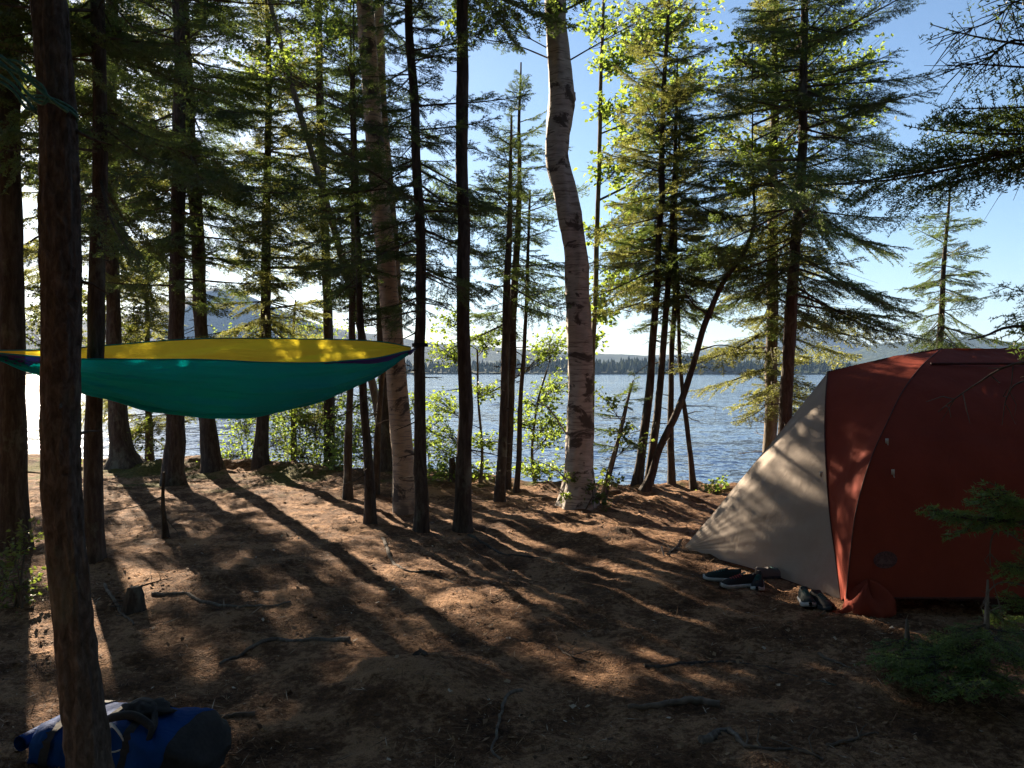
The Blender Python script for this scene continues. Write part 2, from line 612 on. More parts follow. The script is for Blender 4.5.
# ------------------------------------------------------------------ conifer boughs
def needles_on(segs, rng, spacing, nlen, nwid, var0):
    """segs: (n, 7) start xyz, dir xyz * length, var  -> verts, tris, var"""
    S = []
    for s in segs:
        p0 = np.array(s[0]); d = np.array(s[1]); L = np.linalg.norm(d)
        if L < 1e-4: continue
        n = max(2, int(L / spacing))
        t = (np.arange(n) + rng.uniform(0, 1, n)) / n
        pos = p0 + t[:, None] * d
        S.append((pos, np.repeat((d / L)[None], n, 0), np.full(n, s[2])))
    pos = np.vstack([s[0] for s in S]); dr = np.vstack([s[1] for s in S]); va = np.concatenate([s[2] for s in S])
    pos = np.repeat(pos, 2, 0); dr = np.repeat(dr, 2, 0); va = np.repeat(va, 2)
    n = len(pos)
    up = np.array([0, 0, 1.0])
    side = np.cross(dr, up); side /= np.maximum(1e-6, np.linalg.norm(side, axis=1))[:, None]
    nup = np.cross(side, dr)
    sgn = np.where(np.arange(n) % 2 == 0, 1.0, -1.0)
    roll = rng.normal(0.25, 0.55, n)
    lat = side * (sgn * np.cos(roll))[:, None] + nup * np.sin(roll)[:, None]
    nd = dr * 0.5 + lat * 0.85 + rng.normal(0, 0.28, (n, 3))
    nd /= np.linalg.norm(nd, axis=1)[:, None]
    ln = nlen * rng.uniform(0.7, 1.2, n)
    wv = np.cross(nd, nup + rng.normal(0, 0.5, (n, 3))); wv /= np.maximum(1e-6, np.linalg.norm(wv, axis=1))[:, None]
    V = np.empty((n, 3, 3))
    V[:, 0] = pos - wv * nwid / 2; V[:, 1] = pos + wv * nwid / 2; V[:, 2] = pos + nd * ln[:, None]
    va = np.clip(va + rng.normal(0, 0.15, n) + var0, 0, 1)
    return V.reshape(-1, 3), np.arange(n * 3).reshape(-1, 3), np.repeat(va, 3)


def bough(L, rng, spacing=0.013, nlen=0.022, nwid=0.005, bare=0.22, fullness=1.0, hang=0.25, step=0.055):
    """a flat conifer bough along +x; returns needle arrays, wood arrays"""
    segs = []; wood = MB()
    n = 9
    x = np.linspace(0, L, n)
    sag = rng.uniform(0.05, 0.16)
    ax = np.stack([x, 0.05 * L * np.sin(x / L * rng.uniform(1, 4)) * rng.choice([-1, 1]), -sag * L * (x / L) ** 1.4 + 0.10 * L * (x / L) ** 3.5], -1)
    wood.tube(ax, np.linspace(0.005 + 0.007 * L, 0.002, n), 4, cap=False)
    for a, b in zip(ax[:-1], ax[1:]):
        if b[0] > L * (bare + 0.1): segs.append((a, b - a, 0.35))
    m = int(L / step)
    for i in range(m):
        t = 0.10 + 0.9 * (i + rng.uniform(0, 1)) / m
        p = np.array([np.interp(t * L, x, ax[:, j]) for j in range(3)])
        for sd in (-1, 1):
            if rng.uniform() > 0.92 * fullness: continue
            ang = R(rng.uniform(38, 68)) * (1 - 0.25 * t)
            l = (0.46 * L * (1 - t) ** 0.75 + 0.05) * rng.uniform(0.55, 1.1) * min(1, 0.45 + t * 1.6)
            l = min(l, 0.75)
            dv = np.array([math.cos(ang), sd * math.sin(ang), rng.normal(-hang * 0.6, 0.16)])
            dv = norm(dv) * l
            q = p + dv
            mid = p + dv * 0.5 + np.array([0, 0, 0.02 * l])
            q[2] -= hang * 0.25 * l
            live = t > bare * rng.uniform(0.6, 1.3)
            wood.tube(np.array([p, mid, q]), [0.0025, 0.002, 0.001], 3, cap=False)
            if not live: continue
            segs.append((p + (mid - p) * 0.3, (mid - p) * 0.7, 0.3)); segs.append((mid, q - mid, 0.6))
            k = int(l / 0.038)
            for j in range(k):
                u = 0.2 + 0.75 * (j + rng.uniform(0, 1)) / max(1, k)
                pp = p + (q - p) * u
                for s2 in (-1, 1):
                    if rng.uniform() > 0.85 * fullness: continue
                    l2 = (0.34 * l * (1 - u) + 0.025) * rng.uniform(0.6, 1.2)
                    a2 = math.atan2(dv[1], dv[0]) + s2 * R(rng.uniform(35, 60))
                    d2 = np.array([math.cos(a2), math.sin(a2), rng.normal(-hang * 0.8, 0.2)])
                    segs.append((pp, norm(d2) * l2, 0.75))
    V, F, va = needles_on(segs, rng, spacing, nlen, nwid, 0)
    return V, F, va, np.vstack(wood.V), np.vstack(wood.Q)


brng = np.random.default_rng(77)
CLASSES = [0.45, 0.8, 1.25, 1.8]
BOUGHS = {}
for lod, (sp_, nl_, nw_) in {'hi': (0.010, 0.020, 0.0065), 'mid': (0.014, 0.024, 0.0095), 'lo': (0.019, 0.031, 0.0135)}.items():
    for ci, L in enumerate(CLASSES):
        BOUGHS[lod, ci] = [bough(L, brng, sp_, nl_, nw_, bare=0.12 + 0.12 * (ci > 1), fullness=brng.uniform(0.8, 1.0), hang=brng.uniform(0.1, 0.45), step=0.042 + 0.008 * ci) for _ in range(5)]


def rot(az, el, roll):
    ca, sa = math.cos(az), math.sin(az)
    ce, se = math.cos(el), math.sin(el)
    cr, sr = math.cos(roll), math.sin(roll)
    Rz = np.array([[ca, -sa, 0], [sa, ca, 0], [0, 0, 1]])
    Ry = np.array([[ce, 0, -se], [0, 1, 0], [se, 0, ce]])
    Rx = np.array([[1, 0, 0], [0, cr, -sr], [0, sr, cr]])
    return Rz @ Ry @ Rx


def put_bough(mb, p, az, el, L, rng, lod='mid', keep=1.0, shade=0.0, roll=None):
    ci = int(np.argmin(np.abs(np.log(np.array(CLASSES) / L))))
    V, F, va, wV, wQ = BOUGHS[lod, ci][rng.integers(5)]
    s = L / CLASSES[ci]
    Rm = rot(az, el, rng.normal(0, 0.38) if roll is None else roll) * s
    if keep < 1:
        m = rng.uniform(0, 1, len(F)) < keep
        idx = F[m].ravel()
        V = V[idx]; va = va[idx]; F = np.arange(len(idx)).reshape(-1, 3)
    mb.add(V @ Rm.T + p, F, 0, np.clip(va + rng.normal(0, 0.12) + shade, 0, 1))
    mb.add(wV @ Rm.T + p, wQ, 1)


class Trunk:
    """a trunk through picture points (px, py, width px) at distance d, carried on upwards to height top"""
    def __init__(self, pts, d, top=None, seed=0, lean_d=0.0, seg=0.09):
        P = []; r = []
        for i, q in enumerate(pts):
            dd = d + lean_d * i / max(1, len(pts) - 1)
            p = at(q[0], q[1], dd)
            P.append(p); r.append(q[2] / FPX * dd / 2)
        P[0][2] = g1(P[0][0], P[0][1]) - 0.06
        # subdivide smoothly by height
        P = np.array(P); r = np.array(r)
        if top is not None and top > P[-1][2]:
            dv = norm(P[-1] - P[-2]); dv[0] *= 0.6; dv = norm(dv)
            h = top - P[-1][2]
            r0 = r[-1]
            for k in (0.33, 0.66, 1.0):
                P = np.vstack([P, P[len(pts) - 1] + dv * h * k / max(0.3, dv[2])])
                r = np.append(r, max(0.006, r0 * (1 - 0.93 * k)))
        s = np.concatenate([[0], np.cumsum(np.linalg.norm(np.diff(P, axis=0), axis=1))])
        n = int(max(14, min(90 if seg == 0.09 else 420, s[-1] / seg)))
        u = np.linspace(0, s[-1], n)
        self.P = np.stack([self.smooth_interp(u, s, P[:, j]) for j in range(3)], -1)
        self.r = np.interp(u, s, r)
        rng = np.random.default_rng(seed)
        wob = np.stack([fbm(u * 0.8, u * 0 + seed, 3, seed), fbm(u * 0.8, u * 0 + seed + 9, 3, seed + 4), u * 0], -1)
        self.P = self.P + wob * 0.018 * np.minimum(1, u / 0.5)[:, None]
        self.base = self.P[0] + np.array([0, 0, 0.06])

    @staticmethod
    def smooth_interp(u, s, y):
        if len(s) < 3: return np.interp(u, s, y)
        m = np.gradient(y, s)
        i = np.clip(np.searchsorted(s, u) - 1, 0, len(s) - 2)
        h = s[i + 1] - s[i]; t = (u - s[i]) / h
        return ((2 * t**3 - 3 * t**2 + 1) * y[i] + (t**3 - 2 * t**2 + t) * h * m[i] + (-2 * t**3 + 3 * t**2) * y[i + 1] + (t**3 - t**2) * h * m[i + 1])

    def p(self, z):
        return np.array([np.interp(z, self.P[:, 2], self.P[:, j]) for j in (0, 1)] + [z])

    def rad(self, z):
        return float(np.interp(z, self.P[:, 2], self.r))

    def mesh(self, mb, k=12, bump=0.07, seed=0, flare=0.7, mi=0, plates=0.0):
        h = np.maximum(0, self.P[:, 2] - self.base[2])
        rng = np.random.default_rng(seed + 50)
        ph = rng.uniform(0, 6.28); nl = rng.integers(3, 6)

        def fl(ang, n):
            lob = 1 + 0.55 * np.cos(nl * ang + ph)
            pl = 0
            if plates:
                A_, H_ = np.meshgrid(ang, h)
                q = fbm(A_ * 3.2 + 0.8 * vnoise(A_ * 2, H_ * 5, 3), H_ * 9, 3, seed + 70)
                pl = plates * (np.clip(1 - 2.2 * np.abs(q), -1, 1) * -1 + 0.5 * fbm(A_ * 9, H_ * 30, 2, seed + 80)) * np.minimum(1, np.minimum(ang, 2 * math.pi - ang) / 0.3)[None, :]
            return 1 + pl + flare * np.exp(-h / 0.14)[:, None] * lob[None, :] + 0.25 * flare * np.exp(-h / 0.5)[:, None]
        mb.tube(self.P, self.r, k, mi, True, bump, seed, flare=fl)


def stubs(mb, tr, z0, z1, n, rng, lmin=0.08, lmax=0.5, mi=0):
    """broken dead twigs on a bare trunk"""
    for _ in range(n):
        z = rng.uniform(z0, z1)
        a = rng.uniform(0, 2 * math.pi); l = rng.uniform(lmin, lmax) * rng.uniform(0.4, 1)
        p = tr.p(z); r0 = tr.rad(z)
        dv = np.array([math.cos(a), math.sin(a), rng.uniform(-0.35, 0.35)])
        p0 = p + dv * r0 * 0.6
        q = p0 + dv * l + np.array([0, 0, -0.12 * l])
        mid = (p0 + q) / 2 + rng.normal(0, 0.06 * l, 3)
        mb.tube(np.array([p0, mid, q]), [0.008, 0.005, 0.0025], 4, mi, cap=False)
        if l > 0.18:
            for _k in range(rng.integers(2, 6)):
                t = rng.uniform(0.35, 1); b = p0 + (q - p0) * t
                e = b + norm(dv * 0.7 + rng.normal(0, 0.5, 3)) * l * rng.uniform(0.2, 0.5)
                mb.tube(np.array([b, (b + e) / 2 + rng.normal(0, 0.01, 3), e]), [0.003, 0.002, 0.0012], 3, mi, cap=False)


def conifer(name, label, pts, d, top, crown, Lmax, dens=1.0, seed=0, bark='bark', needle='needles', lod='mid', keep=1.0,
            dead=0, dead_z=None, droop=0.0, whorl=0.20, asym=None, group="evergreens around the campsite", cat="evergreen tree", k=10, flare=0.3, shape=0.8, gap=0.0, extra=None, thin=None, seg=0.09, plates=0.0):
    rng = np.random.default_rng(1000 + seed)
    tr = Trunk(pts, d, top, seed, seg=seg)
    t = thing(name, label, cat, tuple(tr.base), group)
    mb = MB(); tr.mesh(mb, k, 0.09, seed, flare, 0, plates)
    if dead:
        z0, z1 = dead_z or (0.4, crown[0] if crown else top)
        stubs(mb, tr, z0, z1, dead, rng)
    mb.build("trunk", [M[bark]], t)
    cb = MB()
    if crown:
        z0, z1 = crown
        z = z0
        while z < z1 - 0.05:
            u = (z - z0) / (z1 - z0)
            L = Lmax * (1 - u) ** shape * min(1, 0.6 + 2.2 * u) + 0.10
            nb = max(3, int(round(rng.uniform(6, 9) * dens)))
            a0 = rng.uniform(0, 6.28)
            gz_ = gap + thin[1] * max(0.0, 1 - (z - z0) / thin[0]) if thin else gap
            for i in range(nb):
                if rng.uniform() < gz_: continue
                a = a0 + i * 2 * math.pi / nb + rng.normal(0, 0.25)
                l = 1.18 * L * (rng.uniform(0.35, 1.2) if rng.uniform() < 0.75 else rng.uniform(1.0, 1.4)) * (1 + 0.28 * math.sin(a * 2 + z * 2.3 + seed))
                if asym:
                    l *= 1 + asym[1] * math.cos(a - asym[0])
                if l < 0.12: continue
                el = R(-14 - droop + 46 * u ** 1.3) + rng.normal(0, 0.2)
                put_bough(cb, tr.p(z + rng.uniform(-0.06, 0.06)), a, el, l, rng, lod, keep)
            z += whorl * rng.uniform(0.75, 1.25) * (1 - 0.35 * u)
    for e in (extra or []):      # (height, picture tip px, py, tip distance)
        p = tr.p(e[0]); q = at(e[1], e[2], e[3]); v = q - p
        put_bough(cb, p, math.atan2(v[1], v[0]), math.atan2(v[2], math.hypot(v[0], v[1])) + 0.08, float(np.linalg.norm(v)), rng, lod, 1.0)
    if cb.n:
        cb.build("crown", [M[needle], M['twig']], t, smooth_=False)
    return t, tr


# ------------------------------------------------------------------ leafy trees
def leaves(mb, P, rng, size, mi=0, dirs=None):
    n = len(P)
    nrm = rng.normal(0, 0.55, (n, 3)) + np.array([0, 0, 0.8])
    nrm /= np.linalg.norm(nrm, axis=1)[:, None]
    ax = rng.normal(0, 1, (n, 3)) + np.array([0, 0, -0.5])
    if dirs is not None: ax = ax * 0.6 + dirs
    ax -= nrm * (ax * nrm).sum(1)[:, None]
    ax /= np.maximum(1e-6, np.linalg.norm(ax, axis=1))[:, None]
    sd = np.cross(nrm, ax)
    s = size * rng.uniform(0.6, 1.2, n)[:, None]
    V = np.empty((n, 6, 3))
    fold = nrm * s * 0.10
    V[:, 0] = P
    V[:, 1] = P + ax * s * 0.35 + sd * s * 0.40 + fold
    V[:, 2] = P + ax * s * 0.72 + sd * s * 0.30 + fold
    V[:, 3] = P + ax * s * 1.05
    V[:, 4] = P + ax * s * 0.72 - sd * s * 0.30 + fold
    V[:, 5] = P + ax * s * 0.35 - sd * s * 0.40 + fold
    b = np.arange(n)[:, None] * 6
    F = np.concatenate([b + np.array([[0, 1, 2, 3]]), b + np.array([[0, 3, 4, 5]])])
    va = np.clip(rng.uniform(0, 1, n) * 0.8 + 0.2 * rng.uniform(0, 1, n), 0, 1)
    mb.add(V.reshape(-1, 3), F, mi, np.repeat(va, 6))


def spray(mb, p0, c, rad, ntw, rng, size, lpt=7, wood_r=0.006, flat=0.6):
    """a limb from p0 to a clump of leafy twigs round c"""
    p0 = np.asarray(p0, float); c = np.asarray(c, float)
    D = np.linalg.norm(c - p0)
    mid = (p0 + c) / 2 + np.array([0, 0, -0.06 * D]) + rng.normal(0, 0.05 * D, 3)
    t = np.linspace(0, 1, 7)[:, None]
    limb = (1 - t) ** 2 * p0 + 2 * t * (1 - t) * mid + t ** 2 * c
    mb.tube(limb, np.linspace(max(wood_r, 0.008 * D), 0.003, 7), 5, 1, cap=False)
    for _ in range(int(ntw * 4.0)):
        s = limb[rng.integers(2, 7)]
        e = c + norm(rng.normal(0, 1, 3)) * rad * rng.uniform(0.2, 1) ** 0.6 * np.array([1, 1, flat])
        m = (s + e) / 2 + rng.normal(0, 0.06 * rad, 3) + np.array([0, 0, 0.05 * rad])
        u = np.linspace(0, 1, 5)[:, None]
        tw = (1 - u) ** 2 * s + 2 * u * (1 - u) * m + u ** 2 * e
        mb.tube(tw, np.linspace(0.003, 0.0012, 5), 3, 1, cap=False)
        k = rng.integers(max(2, lpt - 3), lpt + 4)
        uu = rng.uniform(0.35, 1.03, k)[:, None]
        P = (1 - uu) ** 2 * s + 2 * uu * (1 - uu) * m + uu ** 2 * e + rng.normal(0, size * 0.35, (k, 3))
        leaves(mb, P, rng, size, 0, np.repeat(norm(e - s)[None], k, 0) * 0.8)


def leafy(name, label, pts, d, top, clumps, seed=0, bark='birch', leaf='leaves', size=0.055, cat="birch tree", group="leafy trees by the water", k=14, flare=0.2, dead=0, lpt=7, bump=0.06, bare=None, burls=None):
    rng = np.random.default_rng(3000 + seed)
    tr = Trunk(pts, d, top, seed)
    t = thing(name, label, cat, tuple(tr.base), group)
    mb = MB(); tr.mesh(mb, k, bump, seed, flare)
    for bx, by, br in burls or []:
        c = at(bx, by, d - 0.03)
        bb = MB(); bb.blob(c + (tr.p(c[2]) - c) * np.array([0.35, 0.2, 0]), (br, br, br * 1.3), 0, int(bx), 0.35, 18, 12); bb.build('burl', M[bark], t)
    if dead: stubs(mb, tr, 0.5, min(top or 4, 4.5), dead, rng)
    mb.build("trunk", [M[bark]], t)
    for b in (bare or []):     # bare limbs through picture points
        mb = MB()
        pp = np.array([at(q[0], q[1], b[0]) for q in b[2:]])
        u = np.linspace(0, len(pp) - 1, 5 * len(pp))
        cc = np.stack([Trunk.smooth_interp(u, np.arange(len(pp)).astype(float), pp[:, j]) for j in range(3)], -1)
        mb.tube(cc, np.linspace(b[1], b[1] * 0.3, len(cc)), 6, 0, cap=False)
        mb.build("limb", [M[bark]], t)
    cb = MB()
    for (px, py, dd, rad, ntw) in clumps:
        c = at(px, py, d + dd)
        hd = math.hypot(c[0] - tr.p(c[2])[0], c[1] - tr.p(c[2])[1])
        z = min(max(tr.base[2] + 0.15, c[2] - 0.55 * hd - 0.1), tr.P[-1][2])
        spray(cb, tr.p(z), c, rad * (1.7 if cat == 'sapling' else 1.3), ntw * (1.5 if cat == 'sapling' else 1.0), rng, size, lpt)
    if cb.n:
        cb.build("crown", [M[leaf], M['twig']], t, smooth_=False)
    return t, tr


# ------------------------------------------------------------------ the evergreens
# near left trunk
conifer("spruce_tree", "thick near trunk with rough bark in front of the blue bag", [(94, 836, 42), (88, 768, 38), (76, 640, 36), (67, 512, 35), (58.5, 250, 36), (48, 0, 32), (44, -120, 30)], 2.9, 9.0, (5.0, 9.0), 1.3, 0.8, 1, 'bark_near', k=84, dead=7, dead_z=(1.0, 3.4), lod='lo', flare=0.3, seg=0.022, plates=0.045)
conifer("spruce_tree", "dark trunk at the left edge behind the hammock", [(11, 552, 30), (11, 400, 26), (10, 250, 24), (7, 0, 20)], 7.4, 11.0, (3.5, 11.0), 1.3, 0.7, 2, lod='mid', dead=18, dead_z=(0.6, 3.7), gap=0.35)
conifer("spruce_tree", "slim dark trunk just right of the thick near trunk, crossing the hammock", [(92, 592, 19), (93, 480, 18), (98, 250, 15), (99, 0, 13)], 6.7, 10.0, (2.9, 10.0), 1.1, 0.6, 3, lod='mid', dead=14, dead_z=(2.2, 3.8), gap=0.45, droop=4)
conifer("spruce_tree", "broad flared trunk on the bank below the hammock's yellow left part", [(126, 479, 26), (120, 440, 19), (116, 380, 15), (112, 250, 13), (112, 0, 11)], 13.4, 11.5, (2.7, 11.5), 1.4, 0.8, 4, lod='lo', dead=12, flare=0.5, gap=0.35, thin=(2.0, 0.4), needle='needles_warm')
conifer("spruce_tree", "left one of two straight trunks rising close together behind the hammock", [(173, 487, 20), (175, 400, 17), (178, 250, 14), (179, 100, 12), (177, 0, 11)], 11.7, 12.0, (2.6, 12.0), 1.5, 0.8, 5, lod='mid', dead=18, gap=0.35, thin=(2.0, 0.4))
conifer("spruce_tree", "right one of two trunks close together, leaning left as it rises", [(214, 477, 18), (207, 420, 15), (200, 300, 13), (190, 120, 12), (183, 0, 11)], 12.8, 12.0, (3.2, 12.0), 1.3, 0.7, 6, lod='mid', dead=18, gap=0.4, thin=(1.5, 0.3))
conifer("spruce_tree", "slender spruce with golden boughs standing behind the middle of the hammock", [(261, 476, 15), (264, 400, 12), (267, 280, 10), (268, 150, 7), (268, 40, 5)], 13.0, 8.0, (2.0, 8.0), 1.3, 0.85, 7, lod='mid', dead=10, needle='needles_warm', gap=0.2, thin=(1.2, 0.45), asym=(0.2, 0.3))
conifer("spruce_tree", "tall spruce between the hammock's trunks with dark sweeping boughs near the sky gap", [(330, 470, 12), (327, 300, 9), (322, 150, 8), (318, 0, 7)], 13.6, 10.5, (3.0, 10.5), 1.3, 0.7, 8, lod='lo', dead=14, gap=0.55, thin=(2.0, 0.3))
conifer("spruce_tree", "dark trunk hidden behind the tan birch", [(387, 484, 19), (386, 400, 15), (383, 250, 12), (380, 100, 11), (379, 0, 10)], 12.0, 11.0, (2.6, 11.0), 1.2, 0.7, 10, lod='mid', dead=18, gap=0.55, thin=(1.5, 0.3))
conifer("spruce_tree", "slim dark trunk that holds the right end of the hammock", [(421, 531, 14), (420, 420, 12), (419, 250, 10), (414, 100, 9), (409, 0, 8)], 8.3, 7.5, (2.2, 7.5), 0.8, 0.8, 11, lod='hi', dead=18, dead_z=(0.5, 2.8), gap=0.25, thin=(1.0, 0.3))
conifer("spruce_tree", "straight bare black trunk between the hammock and the white birch", [(463, 532, 17), (464, 400, 14), (464, 250, 13), (462, 100, 12), (461, 0, 11)], 8.35, 11.0, (5.6, 11.0), 1.3, 0.8, 12, lod='lo', dead=16, dead_z=(0.5, 5), k=14)
conifer("spruce_tree", "thin crooked trunk below the hammock's right end, nearest the camera", [(371, 528, 11), (366, 450, 9), (362, 380, 8), (358, 250, 6), (355, 130, 4)], 8.6, 5.6, (2.5, 5.6), 0.6, 0.6, 13, lod='hi', dead=12, dead_z=(0.4, 2.5), gap=0.4)
conifer("spruce_tree", "thin trunk left of the crooked one, under the hammock's right half", [(348, 503, 9), (351, 400, 7), (354, 250, 6), (352, 130, 4)], 10.2, 6.4, (2.7, 6.4), 0.75, 0.7, 14, lod='mid', dead=8, gap=0.35)
conifer("spruce_tree", "thin leaning stem rising against the tan birch", [(374, 503, 8), (379, 430, 6), (386, 350, 5), (391, 280, 4)], 10.4, 3.6, (2.3, 3.6), 0.5, 0.6, 15, lod='mid', dead=8)
conifer("spruce_tree", "shorter of the two pointed spruces left of the white birch", [(499, 506, 10), (502, 430, 9), (507, 300, 8), (511, 200, 5), (512, 116, 2)], 10.0, None, (2.2, 4.72), 0.72, 0.9, 16, lod='hi', dead=18, dead_z=(0.3, 2.3), gap=0.42, thin=(1.2, 0.4))
conifer("spruce_tree", "taller pointed spruce with a spire top left of the white birch", [(505, 496, 10), (510, 380, 9), (516, 250, 7), (520, 150, 4), (521, 62, 1.6)], 11.2, None, (2.3, 5.8), 0.95, 0.8, 17, lod='hi', dead=14, shape=1.1, gap=0.3, thin=(1.4, 0.5))
conifer("spruce_tree", "very thin dark stem close to the left side of the white birch", [(516, 499, 6), (521, 390, 4.5), (527, 267, 3.5), (530, 190, 2)], 10.8, None, (2.6, 4.0), 0.5, 0.6, 18, lod='mid', dead=10, gap=0.4)
conifer("fir_tree", "left stem of the twin trunks right of the white birch", [(636, 503, 10), (647, 400, 8), (655, 320, 7), (661, 160, 6), (666, 60, 4), (668, -40, 3)], 10.4, 7.0, (2.6, 7.0), 0.9, 0.8, 19, lod='hi', dead=10, gap=0.15, needle='needles_warm')
conifer("fir_tree", "right stem of the twin trunks right of the white birch", [(648, 504, 9), (659, 400, 7), (668, 300, 6), (674, 200, 5), (677, 100, 3)], 10.5, 5.6, (2.3, 5.6), 0.8, 0.7, 20, lod='hi', dead=10, gap=0.2)
conifer("fir_tree", "thin bare stem between the twin trunks and the tent", [(694, 500, 6), (688, 440, 5), (681, 376, 4), (677, 270, 3)], 10.7, 3.4, (2.1, 3.4), 0.4, 0.5, 21, lod='mid', dead=10, gap=0.3)
conifer("fir_tree", "grey trunk half hidden behind the tent, left of the tall fir", [(770, 480, 14), (771, 380, 12), (772, 260, 11), (773, 120, 8), (775, 0, 5)], 10.9, 7.8, (1.3, 7.8), 1.0, 0.9, 22, bark='bark_grey', lod='mid', dead=14, gap=0.2, needle='needles_warm')
conifer("fir_tree", "tall dark fir with wide layered boughs rising behind the tent", [(781, 480, 15), (785, 415, 13), (791, 320, 12), (797, 220, 10), (803, 80, 8), (806, -40, 6)], 9.8, 8.6, (2.35, 8.6), 1.3, 0.9, 23, lod='hi', dead=10, gap=0.2, droop=2)
conifer("fir_tree", "small sparse spruce alone against the sky above the tent", [(938, 430, 8), (940, 330, 6), (945, 250, 4), (951, 182, 1.5)], 12.5, None, (1.9, 4.45), 0.85, 0.85, 24, lod='hi', dead=4, droop=8, shape=1.0, gap=0.15)
conifer("fir_tree", "straight thin stem just right of the twin trunks", [(672, 500, 7), (672, 400, 6), (674, 280, 5), (678, 150, 3)], 10.9, 5.2, (2.6, 5.2), 0.7, 0.7, 31, lod='mid', dead=10, gap=0.3)
conifer("spruce_tree", "small leaning spruce at the water's edge right of the white birch", [(603, 506, 5), (615, 450, 4), (626, 400, 3), (632, 380, 1.5)], 10.0, None, (0.7, 1.55), 0.32, 0.6, 32, lod='hi', dead=6, gap=0.3)
conifer("spruce_tree", "small golden spruce on the bank under the hammock's middle", [(292, 470, 7), (293, 400, 5), (294, 330, 3), (295, 300, 1.5)], 14.2, None, (0.3, 2.3), 0.9, 0.6, 33, lod='mid', needle='needles_warm', gap=0.35)
conifer("spruce_tree", "small bushy spruce on the bank between the flared trunk and the two close trunks", [(150, 478, 8), (149, 400, 6), (147, 300, 4), (146, 230, 1.5)], 14.4, None, (0.5, 4.1), 0.9, 0.7, 34, lod='mid', needle='needles_warm', gap=0.35)
conifer("spruce_tree", "spruce filling the gap between the left edge trunk and the slim trunk", [(62, 480, 12), (62, 300, 9), (63, 100, 6), (64, 0, 5)], 14.6, 10.0, (2.4, 10.0), 1.3, 0.6, 36, lod='lo', needle='needles_warm', gap=0.45)
# leaning dead trunk
conifer("dead_tree", "thin dead trunk leaning left across the sky gap above the hammock", [(386, 488, 9), (378, 420, 8), (362, 335, 7.5), (342, 262, 7), (312, 150, 6), (284, 55, 5), (262, -30, 4)], 12.4, None, None, 0, seed=25, dead=16, dead_z=(2.5, 7), bark='bark_grey', cat="dead tree", group=None)
# off-frame support on the left of the hammock
sup, sup_tr = conifer("spruce_tree", "trunk holding the left end of the hammock", [(-88, 600, 30), (-90, 300, 24), (-92, 0, 20)], 6.0, 9.5, (4.5, 9.5), 1.3, 0.8, 26, lod='lo', dead=6)

# unseen wood added round and behind the camera to block sky light
def copy_tree(o, loc, rz):
    c = o.copy(); col.objects.link(c); c.location = loc; c.rotation_euler[2] = rz
    for ch in o.children:
        k = ch.copy(); col.objects.link(k); k.parent = c
    return c


wr = np.random.default_rng(12)
b0 = thing("spruce_tree", "tall unseen spruce added outside the view to block sky light", "evergreen tree", (-4.0, -3.0, 0.0), "unseen spruces added to darken the shade")
mb = MB(); mb.tube(np.array([[-4, -3, z] for z in np.linspace(-0.1, 12, 30)]), np.linspace(0.17, 0.02, 30), 10, 0, True, 0.08, 4); mb.build("trunk", [M['bark']], b0)
mb = MB()
for z in np.arange(2.2, 11.8, 0.28):
    for i in range(6):
        put_bough(mb, np.array([-4, -3, z]), wr.uniform(0, 6.28), R(-14 + 4 * (z - 2)), 0.2 + 1.9 * (1 - (z - 2.2) / 9.8), wr, 'lo')
mb.build("crown", [M['needles'], M['twig']], b0, smooth_=False)
for (x, y) in ((-1.2, -4.2), (1.8, -3.2), (4.6, -4.0), (-7.0, -0.5), (-6.6, 2.6), (6.8, -1.0), (7.4, 2.4), (-2.8, -7.0), (0.5, -7.5), (3.6, -7.2), (-9.5, 4.2), (8.6, 5.2), (-6.2, -5), (7.4, -5.4), (9.8, 1.0), (0.2, -2.6), (3.2, -1.6), (-2.6, -1.8), (6.0, 0.8), (-5.2, 0.6), (-8.6, 1.6), (8.4, 3.8), (2.0, -5.4), (-1.0, -6.0), (5.8, -2.6), (-4.4, -5.2), (-9.5, -2.5), (9.5, -2.4)):
    copy_tree(b0, (x, y, g1(x, y)), wr.uniform(0, 6.28))

# ------------------------------------------------------------------ leafy trees
leafy("birch_tree", "white birch with a kinked trunk and dark bark scars in the middle", [(579, 512, 34), (579, 480, 28), (580, 440, 26), (581, 370, 25.5), (577, 300, 23), (575, 245, 23), (570, 215, 25), (564, 188, 23), (557, 158, 22), (559, 125, 24), (562, 98, 25), (559, 60, 22), (554, 0, 20), (552, -60, 19)], 9.6, 10.5,
      [(545, 6, -0.2, 0.35, 6), (480, 10, 0.2, 0.45, 10), (515, -20, 0.3, 0.5, 10), (600, -15, 0.4, 0.5, 10), (640, 20, 0.5, 0.5, 10), (560, -160, 0, 1.2, 60), (470, -140, 0, 1.0, 40), (640, -140, 0, 1.0, 40), (690, -60, 0.3, 0.8, 20)],
      1, flare=0.3, k=36, bump=0.11, burls=[(570, 98, 0.085), (552, 84, 0.06), (566, 160, 0.05), (548, 40, 0.04), (590, 420, 0.04)], dead=0, bare=[(9.5, 0.012, (572, 488), (556, 470), (525, 456)), (9.6, 0.012, (570, 440), (550, 410), (530, 396)), (9.55, 0.009, (572, 500), (550, 482), (530, 478)), (9.6, 0.010, (553, 60), (515, 45), (480, 38), (460, 24)), (9.6, 0.005, (520, 47), (500, 25), (478, 22))])
